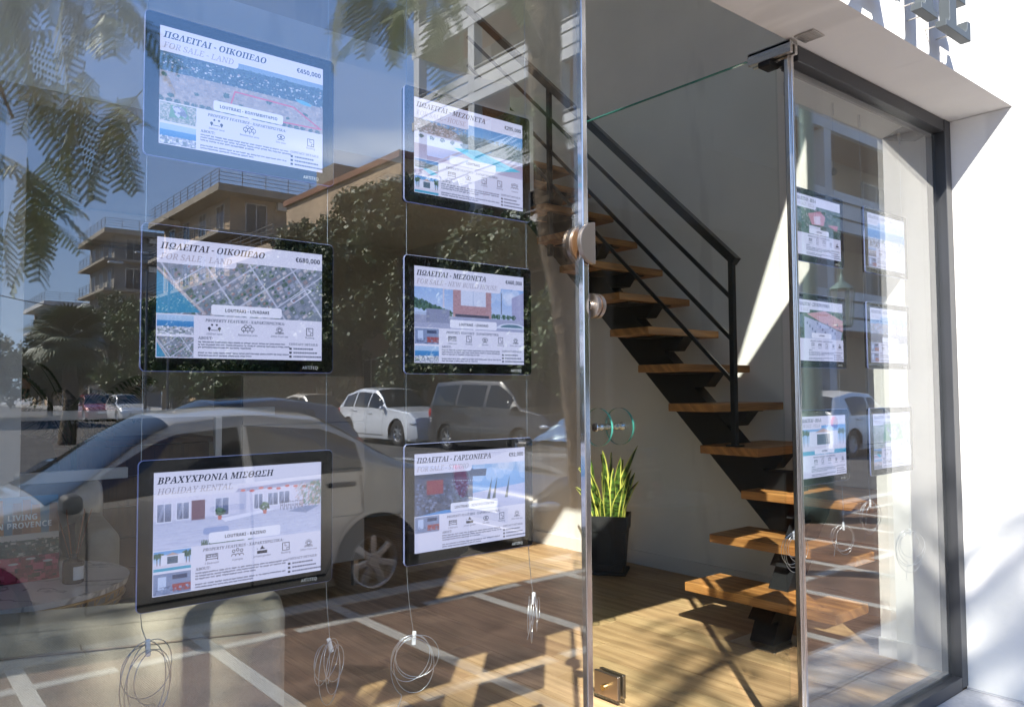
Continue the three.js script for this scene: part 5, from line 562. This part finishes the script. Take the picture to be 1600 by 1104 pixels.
{ // corner block with white balconies: one face to the side street, one to the square
  const b = thing('apartment_block', 'corner apartment block with white balcony slabs and ochre soffits', 'building'), X = 17.2, Z = 10.2, XI = 18.8, ZI = 11.8, X2 = 36, Z2 = 25.6;
  part('wall', [bx(XI, X2, STREET, 18.2, ZI, Z2 - 3.2)], M.cream, b);
  const ys = [3.3, 6.25, 9.2, 12.15, 15.1, 18.05], cz = [10.45, 13.6, 16.95, 21.6, 25.3], cx = [21.8, 26.4, 31];
  ys.forEach((y, i) => { part('balcony_slab', [bx(X, XI - 0.002, y - 0.34, y, Z, Z2), bx(XI, X2, y - 0.34, y, Z, ZI - 0.002), bx(XI, XI + 5, y - 0.34, y, Z2 - 3.19, Z2)], M.bWhite, b); part('soffit', [bx(X + 0.16, XI - 0.003, y - 0.352, y - 0.341, Z + 0.16, Z2 - 0.16), bx(XI, X2, y - 0.352, y - 0.341, Z + 0.16, ZI - 0.003)], M.ochre, b);
    if (i < 5) { for (let q = 0; q < cz.length - 1; q++) { part('parapet', [bx(X + 0.02, X + 0.10, y + 0.08, y + 0.5, cz[q] + 0.2, cz[q + 1] - 0.2), bx(X + 0.02, X + 0.10, y + 0.58, y + 0.84, cz[q] + 0.2, cz[q + 1] - 0.2)], M.bWhite, b); part('rail', bar(V(X + 0.06, y + 0.98, cz[q] + 0.2), V(X + 0.06, y + 0.98, cz[q + 1] - 0.2), 0.05, 0.05), M.railM, b); }
      let px = X + 0.3; for (const c of [...cx, X2]) { part('parapet', [bx(px, c - 0.2, y + 0.08, y + 0.5, Z + 0.02, Z + 0.1), bx(px, c - 0.2, y + 0.58, y + 0.84, Z + 0.02, Z + 0.1)], M.bWhite, b); px = c + 0.2; } } });
  for (const z of cz) part('column', bx(X + 0.02, X + 0.40, STREET, 18, z - 0.19, z + 0.19), M.bWhite, b);
  for (const x of cx) part('column', bx(x - 0.2, x + 0.2, STREET, 18, Z + 0.02, Z + 0.36), M.bWhite, b);
  for (let i = 0; i < 5; i++) { const y = i ? ys[i - 1] : STREET + 0.2; for (const z of [12.9, 15.4, 19.2]) winX(b, z - 0.9, z + 0.9, y + 0.05, y + 2.2, XI, 0); for (const x of [20.2, 23.6, 28]) winZ(b, x - 0.95, x + 0.95, y + 0.1, y + 2.15, ZI, i % 2 === 0); if (i) { const lamp = new THREE.SphereGeometry(0.13, 12, 8); part('wall_lamp', lamp, M.trim, b, [24.9, y + 2.2, ZI - 0.1]); } }
  part('zigzag_panel', [0, 1, 2, 3].map(k => { const g = extrude([[0, 0], [0.18, 0.2], [0.36, 0], [0.54, 0.2], [0.72, 0], [0.72, 0.11], [0.54, 0.31], [0.36, 0.11], [0.18, 0.31], [0, 0.11]], 0.03); g.translate(19.2, 7.4 - k * 0.32 + 0.3, Z - 0.04); return g; }), M.railM, b);
}
{ const b = thing('tan_building', 'plain tan building with sloping roofline beyond the trees', 'building'); part('wall', [bx(17.3, 27, STREET, 11.0, 26.6, 38)], M.tanWall, b); part('parapet', [bx(17.15, 27.1, 11.0, 11.28, 26.5, 38.1)], M.roofTile, b); for (const z of [29, 32, 35]) for (const y of [1.0, 4.2, 7.4]) winX(b, z - 0.7, z + 0.7, y, y + 1.6, 17.3); part('roof_room', [bx(19, 22, 11.29, 13.2, 36, 38)], M.slabC, b); }
function balconyHouse(name, label, x0, x1, z0, z1, floors, fh, m, sm) {
  const b = thing(name, label, 'building'); const top = STREET + floors * fh; part('wall', [bx(x0 + 1.2, x1, STREET, top, z0 + 1.2, z1)], m, b); for (let i = 1; i <= floors; i++) { const y = STREET + i * fh; part('balcony_slab', [bx(x0, x1, y - 0.25, y, z0, z1)].concat(i === floors ? [bx(x0 - 0.05, x1, y - 0.5, y - 0.251, z0 - 0.05, z1)] : []), sm, b); const r = []; for (const h of [0.25, 0.5, 0.75, 1.0]) { r.push(bar(V(x0 + 0.05, y + h, z0 + 0.05), V(x1, y + h, z0 + 0.05), 0.03, 0.03), bar(V(x0 + 0.05, y + h, z0 + 0.05), V(x0 + 0.05, y + h, z1), 0.03, 0.03)); } for (let z = z0 + 0.05; z < z1; z += 1.6) r.push(bar(V(x0 + 0.05, y, z), V(x0 + 0.05, y + 1, z), 0.04, 0.04)); for (let x = x0 + 1.6; x < x1; x += 1.6) r.push(bar(V(x, y, z0 + 0.05), V(x, y + 1, z0 + 0.05), 0.04, 0.04)); part('railing', r, M.railM, b);
    const yb = STREET + (i - 1) * fh; for (let x = x0 + 3; x < x1 - 1.4; x += 3.4) winZ(b, x - 0.7, x + 0.7, yb + 0.15, yb + 2.2, z0 + 1.2); for (let z = z0 + 3; z < z1 - 1.2; z += 3.6) winX(b, z - 0.7, z + 0.7, yb + 0.15, yb + 2.2, x0 + 1.2); part('air_conditioner', rbx(x0 + 4.4, x0 + 5.2, yb + 2.0, yb + 2.55, z0 + 0.85, z0 + 1.19, 0.03), M.frameB, b); }
  return b;
}
balconyHouse('balcony_house', 'brown apartment house with railed corner balconies and roof terrace', 17.9, 29, 50, 66, 5, 3.05, M.tanWall, M.slabC);
balconyHouse('balcony_house', 'low stepped house with solid balconies before the brown apartment house', 17.6, 26, 40.5, 48, 3, 3.3, M.cream, M.cream);
balconyHouse('balcony_house', 'narrow distant apartment house left of the brown one', 18.6, 24.5, 84, 96, 6, 3.0, M.greyWall, M.slabC);
balconyHouse('balcony_house', 'small far off apartment house behind the fan palm', 16, 23.5, 100, 114, 4, 3.0, M.tanWall, M.bWhite);
balconyHouse('balcony_house', 'tan house at the far left edge with a roof railing', -6, 4.6, 44, 60, 2, 3.4, M.tanWall, M.slabC);
{ const t = thing('radio_mast', 'slim mast with antenna panels above the distant trees', 'mast', [18.9, STREET, 79]); part('pole', cyl(0.22, 0.12, 10.6, 10), M.railM, t); for (let i = 0; i < 3; i++) { const a = i * 2.1; part('antenna', bx(-0.16, 0.16, 8.3, 10.6, -0.1, 0.1), M.frameB, t, [Math.cos(a) * 0.35, 0, Math.sin(a) * 0.35]); } }
for (const [x, z, h, l] of [[9.9, 36, 7.0, 'thin grey lamp pole farther along the street'], [12.0, 40, 8.2, 'taller thin lamp pole beside the far car park']]) { const t = thing('lamp_pole', l, 'lamp pole', [x, STREET, z], 0, 'plain lamp poles'); part('pole', cyl(0.07, 0.045, h, 10), M.railM, t); part('lamp_arm', bar(V(0, h, 0), V(-1.1, h + 0.25, 0), 0.05, 0.05), M.railM, t); part('lamp_head', rbx(-1.6, -1.0, h + 0.2, h + 0.3, -0.12, 0.12, 0.03), M.frameB, t); }
{ const t = thing('street_lamp', 'grey green cast iron lamp post with lantern, mirrored in the right pane', 'street lamp', [8.02, WALK, 3.1]); const m = std({ color: lin(0.10, 0.155, 0.14), roughness: 0.5, metalness: 0.3 }); part('post', lathe([[0, 0], [0.26, 0], [0.26, 0.2], [0.2, 0.26], [0.2, 0.5], [0.23, 0.54], [0.15, 0.66], [0.13, 1.0], [0.17, 1.04], [0.17, 1.12], [0.11, 1.2], [0.08, 2.0], [0.07, 6.2], [0, 6.2]], 28), m, t); part('arm', tube([V(0, 2.75, 0), V(0.25, 2.95, -0.05), V(0.48, 2.9, -0.1), V(0.5, 2.7, -0.1)], 0.018, 30, 8), m, t); const ln = part('lantern', [lathe([[0, 0.62], [0.02, 0.6], [0.035, 0.52], [0.14, 0.44], [0.135, 0.42], [0.03, 0.43]], 6).translate(0.5, 2.1, -0.1), lathe([[0.0, 0.0], [0.1, 0.0], [0.11, 0.03], [0.0, 0.05]], 6).translate(0.5, 2.1, -0.1), ...[0, 1, 2, 3, 4, 5].map(i => { const a = i * Math.PI / 3; return bar(V(0.5 + Math.cos(a) * 0.1, 2.12, -0.1 + Math.sin(a) * 0.1), V(0.5 + Math.cos(a) * 0.13, 2.53, -0.1 + Math.sin(a) * 0.13), 0.014, 0.014); })], m, t); part('lantern_glass', lathe([[0.092, 0.04], [0.124, 0.42]], 6).translate(0.5, 2.1, -0.1), phy({ color: lin(0.8, 0.8, 0.78), transmission: 0.9, roughness: 0.1, thickness: 0 }), ln); }
// ================= trees =================
M.bark = std({ color: lin(0.25, 0.225, 0.195), map: T.bark, bumpMap: T.bark, bumpScale: 0.02, roughness: 0.95 });
M.frond = phy({ color: lin(0.11, 0.15, 0.035), roughness: 0.7, transmission: 0.35, thickness: 0, side: THREE.DoubleSide });
M.leaf = phy({ color: lin(0.075, 0.10, 0.034), roughness: 0.6, transmission: 0.25, thickness: 0, side: THREE.DoubleSide });
M.leafLight = phy({ color: lin(0.085, 0.13, 0.03), roughness: 0.6, transmission: 0.35, thickness: 0, side: THREE.DoubleSide });
function bipinnate() {   // one feathery compound leaf along +x, drooping
  const P = [], I = [], L = 0.46; const at = s => V(L * s, -0.10 * s * s, 0);
  const quad = (a, b, c, d) => { const o = P.length / 3; for (const p of [a, b, c, d]) P.push(p.x, p.y, p.z); I.push(o, o + 1, o + 2, o, o + 2, o + 3); };
  for (let k = 0; k < 8; k++) { const a = at(k / 8), b = at((k + 1) / 8), w = 0.003; quad(V(a.x, a.y, -w), V(a.x, a.y, w), V(b.x, b.y, w), V(b.x, b.y, -w)); }
  for (let k = 0; k < 13; k++) for (const sd of [-1, 1]) { const s = 0.16 + 0.84 * k / 12.5, o = at(s), l = 0.125 * Math.sin(Math.PI * (0.25 + 0.62 * s)) * (0.9 + 0.2 * hash(k, sd + 2, 3)), dir = V(0.55, -0.30 - 0.2 * hash(k, sd + 5, 9), sd * 0.8).normalize(), n = 9; const acr = V(0.84 * sd * -1, 0, 0.55).normalize();
    for (let q = 0; q < n; q++) { const t = (q + 0.5) / n, c = o.clone().addScaledVector(dir, l * t), hl = 0.016 * (1 - 0.55 * t), hw = l / n * 0.46; for (const e of [-1, 1]) { const tip = c.clone().addScaledVector(acr, e * hl).addScaledVector(dir, hw * 0.9); quad(c.clone().addScaledVector(dir, -hw), c.clone().addScaledVector(acr, e * hl * 0.55).addScaledVector(dir, -hw * 0.4), tip, c.clone().addScaledVector(dir, hw)); } } }
  const g = new THREE.BufferGeometry(); g.setAttribute('position', new THREE.Float32BufferAttribute(P, 3)); g.setAttribute('uv', new THREE.BufferAttribute(new Float32Array(P.length / 3 * 2), 2)); g.setIndex(I); g.computeVertexNormals(); return g;
}
function leafClump(seed, n, r, l) { const R = rng(seed), P = [], I = []; for (let i = 0; i < n; i++) { const d = V(R() - 0.5, R() - 0.5, R() - 0.5).normalize(), c = d.clone().multiplyScalar(r * Math.cbrt(R())), a = V(R() - 0.5, R() - 0.7, R() - 0.5).normalize(), b = a.clone().cross(d).normalize(), ll = l * (0.7 + 0.6 * R()), w = ll * 0.32, o = P.length / 3; for (const p of [c.clone().addScaledVector(a, -ll / 2), c.clone().addScaledVector(b, w / 1), c.clone().addScaledVector(a, ll / 2), c.clone().addScaledVector(b, -w / 1)]) P.push(p.x, p.y, p.z); I.push(o, o + 1, o + 2, o, o + 2, o + 3); } const g = new THREE.BufferGeometry(); g.setAttribute('position', new THREE.Float32BufferAttribute(P, 3)); g.setAttribute('uv', new THREE.BufferAttribute(new Float32Array(P.length / 3 * 2), 2)); g.setIndex(I); g.computeVertexNormals(); return g; }
const gFrond = bipinnate(), gClump = [leafClump(1, 26, 0.22, 0.12), leafClump(2, 26, 0.26, 0.15)];
function instanced(name, geo, m, list, parent, seed, vary = 0.35) { const o = new THREE.InstancedMesh(geo, m, list.length), R = rng(seed), c = new THREE.Color(); list.forEach((mt, i) => { o.setMatrixAt(i, mt); const k = 1 - vary + 2 * vary * R(); o.setColorAt(i, c.setRGB(k * (0.92 + 0.16 * R()), k, k * 0.9)); }); o.name = name; o.userData.kind = 'stuff'; o.castShadow = o.receiveShadow = true; parent.add(o); return o; }
const mtx = (p, ax, ay, az, s) => new THREE.Matrix4().compose(p, new THREE.Quaternion().setFromEuler(new THREE.Euler(ax, ay, az, 'YXZ')), V(s, s, s));
// two feathery street trees on the near kerb
function featherTree(label, pos, trunkPts, radii, limbs, sprays, seed) {
  const t = thing('street_tree', label, 'tree', pos), R = rng(seed); const wood = [taperTube(trunkPts, radii, 60, 22, 0.34, seed)];
  for (const l of limbs) { wood.push(taperTube(l.p, l.r, 26, 9, 0.25, seed + 3)); } const list = [];
  for (const s of sprays) for (let i = 0; i < s.n; i++) { const a = R() * 6.283, b = Math.acos(2 * R() - 1), q = Math.cbrt(R()), p = V(s.c[0] + s.r[0] * q * Math.sin(b) * Math.cos(a), s.c[1] + s.r[1] * q * Math.cos(b), s.c[2] + s.r[2] * q * Math.sin(b) * Math.sin(a)); list.push(mtx(p, (R() - 0.5) * 0.9, R() * 6.283, -0.15 - R() * (s.droop ?? 0.6), 0.75 + 0.6 * R())); }
  part('trunk', wood, M.bark, t); instanced('crown', gFrond, M.frond, list, t, seed + 9, 0.3); return t;
}
featherTree('feathery street tree whose lumpy trunk is mirrored beside the steel window edge', [4.33, WALK, 3.22],
  [V(0.28, 0, 0.05), V(0.20, 0.8, 0.03), V(0.10, 1.5, 0), V(0.04, 2.15, 0), V(-0.05, 2.6, -0.02), V(-0.06, 3.1, 0), V(-0.14, 3.8, 0), V(-0.05, 4.6, 0.1), V(0, 5.2, 0.15)], [0.10, 0.075, 0.075, 0.08, 0.10, 0.14, 0.155, 0.13, 0.15, 0.15, 0.13],
  [{ p: [V(-0.14, 4.0, 0), V(-0.7, 4.5, -0.1), V(-1.2, 4.6, -0.1), V(-1.6, 4.3, -0.15)], r: [0.07, 0.05, 0.03, 0.012] }, { p: [V(0, 5.1, 0.1), V(0.5, 5.9, 0.7), V(1.4, 6.6, 1.2)], r: [0.12, 0.08, 0.03] }, { p: [V(0, 5.1, 0.1), V(-0.6, 6.0, 0.6), V(-1.2, 6.7, 0.9)], r: [0.11, 0.07, 0.03] }, { p: [V(0, 5.1, 0.1), V(0.7, 5.8, -0.4), V(1.5, 6.3, -0.9)], r: [0.11, 0.07, 0.03] }],
  [{ c: [-1.5, 4.16, -0.1], r: [0.50, 0.32, 0.35], n: 26, droop: 1.3 }, { c: [-0.9, 4.8, -0.1], r: [0.5, 0.25, 0.35], n: 12, droop: 1.2 }, { c: [-0.42, 3.75, 0.05], r: [0.16, 0.14, 0.2], n: 6, droop: 1.4 }, { c: [0.95, 6.7, 1.0], r: [1.9, 0.9, 1.6], n: 260 }, { c: [-0.9, 6.9, 0.8], r: [1.3, 0.7, 1.2], n: 170 }, { c: [1.3, 6.5, -0.7], r: [1.5, 0.8, 1.1], n: 170 }], 71);
featherTree('feathery street tree whose fronds hang into the upper left of the window', [-3.2, WALK, 3.2],
  [V(0, 0, 0), V(0.05, 1.2, 0), V(-0.05, 2.4, 0.05), V(0.1, 3.6, 0), V(0.2, 4.4, 0)], [0.17, 0.14, 0.13, 0.14, 0.16],
  [{ p: [V(0.15, 4.2, 0), V(1.4, 4.85, 0), V(2.8, 4.6, 0), V(3.9, 3.9, -0.05)], r: [0.10, 0.07, 0.045, 0.012] }, { p: [V(2.4, 4.75, 0), V(3.4, 3.7, 0.1), V(3.8, 2.85, 0.2)], r: [0.04, 0.025, 0.008] }, { p: [V(0.2, 4.4, 0), V(0.9, 5.6, 0.6), V(2.1, 6.6, 0.9)], r: [0.12, 0.08, 0.03] }, { p: [V(0.7, 5.2, 0.5), V(2.0, 5.7, 0.8), V(3.4, 5.6, 0.9), V(4.2, 5.35, 1.0)], r: [0.07, 0.04, 0.025, 0.01] }, { p: [V(0.2, 4.4, 0), V(-0.6, 5.4, 0.4), V(-1.3, 6.2, 0.5)], r: [0.12, 0.08, 0.03] }, { p: [V(0.2, 4.4, 0), V(0.1, 5.4, -0.7), V(0, 6.1, -1.3)], r: [0.11, 0.07, 0.03] }],
  [{ c: [3.82, 3.55, 0], r: [0.50, 0.36, 0.34], n: 40, droop: 1.2 }, { c: [4.1, 3.05, 0], r: [0.32, 0.22, 0.2], n: 12, droop: 1.3 }, { c: [3.78, 2.55, 0.25], r: [0.30, 0.22, 0.22], n: 17, droop: 1.3 }, { c: [2.1, 6.55, 0.9], r: [0.75, 0.3, 0.5], n: 20 }, { c: [3.35, 5.5, 0.9], r: [0.5, 0.3, 0.35], n: 40 }, { c: [4.1, 5.35, 1.0], r: [0.5, 0.3, 0.4], n: 26 }, { c: [-0.1, 5.5, 0.2], r: [1.2, 0.7, 1.1], n: 170 }, { c: [-1.3, 6.0, 0.5], r: [1.5, 0.8, 1.3], n: 200 }, { c: [-0.4, 6.2, -1.0], r: [1.3, 0.6, 0.9], n: 110 }], 83);
// broad trees on the far side of the square
function broadTree(label, x, z, h, w, seed, light, n = 900) {
  const t = thing('broad_tree', label, 'tree', [x, STREET, z], 0, 'trees across the square'), R = rng(seed), wood = [taperTube([V(0, 0, 0), V(0.05, h * 0.18, 0), V(-0.05, h * 0.36, 0.05), V(0.02, h * 0.6, 0)], [0.2, 0.16, 0.13, 0.05], 14, 10, 0.3, seed)], list = [], centres = [];
  for (let i = 0; i < 19; i++) { const a = i * 2.4 + R(), rr = w * Math.sqrt(0.05 + 0.95 * R()) * 0.62, y = h * (0.22 + 0.68 * R()), k = 1 - 0.5 * clamp((y / h - 0.55) / 0.45, 0, 1); const c = V(Math.cos(a) * rr * k, y, Math.sin(a) * rr * k); centres.push(c); wood.push(taperTube([V(0, h * (0.25 + 0.2 * R()), 0), V(c.x * 0.5, c.y * 0.85, c.z * 0.5), c], [0.07, 0.045, 0.015], 8, 6, 0.2, seed + i)); }
  centres.push(V(0, h * 0.9, 0), V(w * 0.2, h * 0.8, 0.2));
  for (let i = 0; i < n; i++) { const c = centres[(R() * centres.length) | 0], a = R() * 6.283, b = Math.acos(2 * R() - 1), q = Math.pow(R(), 0.4), s = w * (0.26 + 0.12 * R()); list.push(mtx(V(c.x + s * q * Math.sin(b) * Math.cos(a), c.y + s * 0.8 * q * Math.cos(b), c.z + s * q * Math.sin(b) * Math.sin(a)), R() * 6, R() * 6, R() * 6, 0.7 + 0.8 * R())); }
  part('trunk', wood, M.bark, t); instanced('crown', gClump[seed % 2], light ? M.leafLight : M.leaf, list, t, seed + 5, 0.4); return t;
}
broadTree('tall dark tree behind the cream hatchback', 15.9, 27.6, 10.2, 3.1, 201, 0, 2300);
broadTree('tall dark tree behind the white sport utility car', 15.9, 23.2, 9.6, 3.0, 203, 0, 2300);
broadTree('dark spreading tree behind the grey van', 15.7, 18.6, 7.2, 2.8, 205, 0, 2000);
broadTree('dark slender tree between the two tall ones and the brown house', 15.6, 31.6, 9.3, 2.8, 225, 0, 1800);
broadTree('light green low tree nearest the corner block', 15.6, 14.4, 4.9, 2.1, 207, 1, 1100);
broadTree('small light tree at the corner of the side street', 15.3, 11.6, 4.0, 1.7, 209, 1, 800);
broadTree('dark tree left of the tall pair, before the brown house', 15.2, 34, 8.2, 2.9, 211, 0, 1300);
broadTree('bushy green tree over the far car park', 14.5, 43, 7.0, 3.4, 213, 1, 1200);
broadTree('light green tree above the dark car', 12.8, 32, 4.8, 2.3, 215, 1, 1000);
broadTree('dark round tree beside the radio mast', 15.5, 66, 9.5, 4.2, 217, 0, 1100);
broadTree('distant dark tree behind the parked cars', 10.5, 62, 6.5, 3.8, 219, 0, 1000);
broadTree('distant low tree at the far left of the street', 5.5, 58, 5.8, 4.0, 221, 0, 900);
broadTree('distant green tree right of the far car park', 14.5, 54, 7.6, 3.6, 223, 1, 1000);
// fan palm
{ const t = thing('fan_palm', 'shaggy fan palm in front of the far left house', 'palm', [5.0, STREET, 26]), R = rng(31); part('trunk', [taperTube([V(0, 0, 0), V(0.1, 1.4, 0), V(0, 3.1, 0)], [0.26, 0.2, 0.2], 20, 14, 0.35, 8)], M.bark, t);
  const P = [], I = []; for (let k = 0; k < 26; k++) { const a = (k / 25 - 0.5) * 4.2, l = 0.62 * (0.85 + 0.15 * Math.cos(a)), c = Math.cos(a), s = Math.sin(a), o = P.length / 3, w = 0.035; P.push(0.5, 0, 0, 0.5 + c * l * 0.55 - s * w, 0.02, s * l * 0.55 + c * w, 0.5 + c * l * 0.55 + s * w, 0.02, s * l * 0.55 - c * w, 0.5 + c * l, -0.16, s * l); I.push(o, o + 1, o + 2, o + 1, o + 3, o + 2); } P.push(0, 0, -0.012, 0, 0, 0.012, 0.52, 0, 0.012, 0.52, 0, -0.012); { const o = P.length / 3 - 4; I.push(o, o + 1, o + 2, o, o + 2, o + 3); }
  const g = new THREE.BufferGeometry(); g.setAttribute('position', new THREE.Float32BufferAttribute(P, 3)); g.setAttribute('uv', new THREE.BufferAttribute(new Float32Array(P.length / 3 * 2), 2)); g.setIndex(I); g.computeVertexNormals();
  for (let i = 0; i < 54; i++) { const m = part('frond', g, M.leaf, t, [0, 3.1 + 0.25 * R(), 0]); m.rotation.set(0, i * 2.4, 1.2 - 2.1 * (i / 54) + 0.3 * (R() - 0.5), 'YXZ'); m.scale.setScalar(0.9 + 0.4 * R()); } }
{ const t = thing('yucca', 'spiky yucca on the pavement behind the van', 'plant', [15.4, STREET + 0.14, 16.9]), R = rng(3); part('trunk', [taperTube([V(0, 0, 0), V(0.03, 0.7, 0), V(0, 1.3, 0)], [0.13, 0.11, 0.09], 8, 10, 0.3, 4)], M.bark, t); for (let i = 0; i < 44; i++) { const a = i * 2.4, e = 1.3 - 1.7 * i / 44, l = 0.75 + 0.2 * R(), d = V(Math.cos(a) * Math.cos(e), Math.sin(e), Math.sin(a) * Math.cos(e)); part('leaf', bar(V(0, 1.3, 0), V(d.x * l, 1.3 + d.y * l, d.z * l), 0.004, 0.05, 4), M.leaf, t); } }
{ const t = thing('overhead_wire', 'thin wire strung across the street at the far left', 'wire'); part('wire', tube([V(2, 9.0, 62), V(12, 8.2, 70), V(18.9, 9.4, 79)], 0.035, 20, 5), M.trim, t); }
renderer.render(scene, camera);
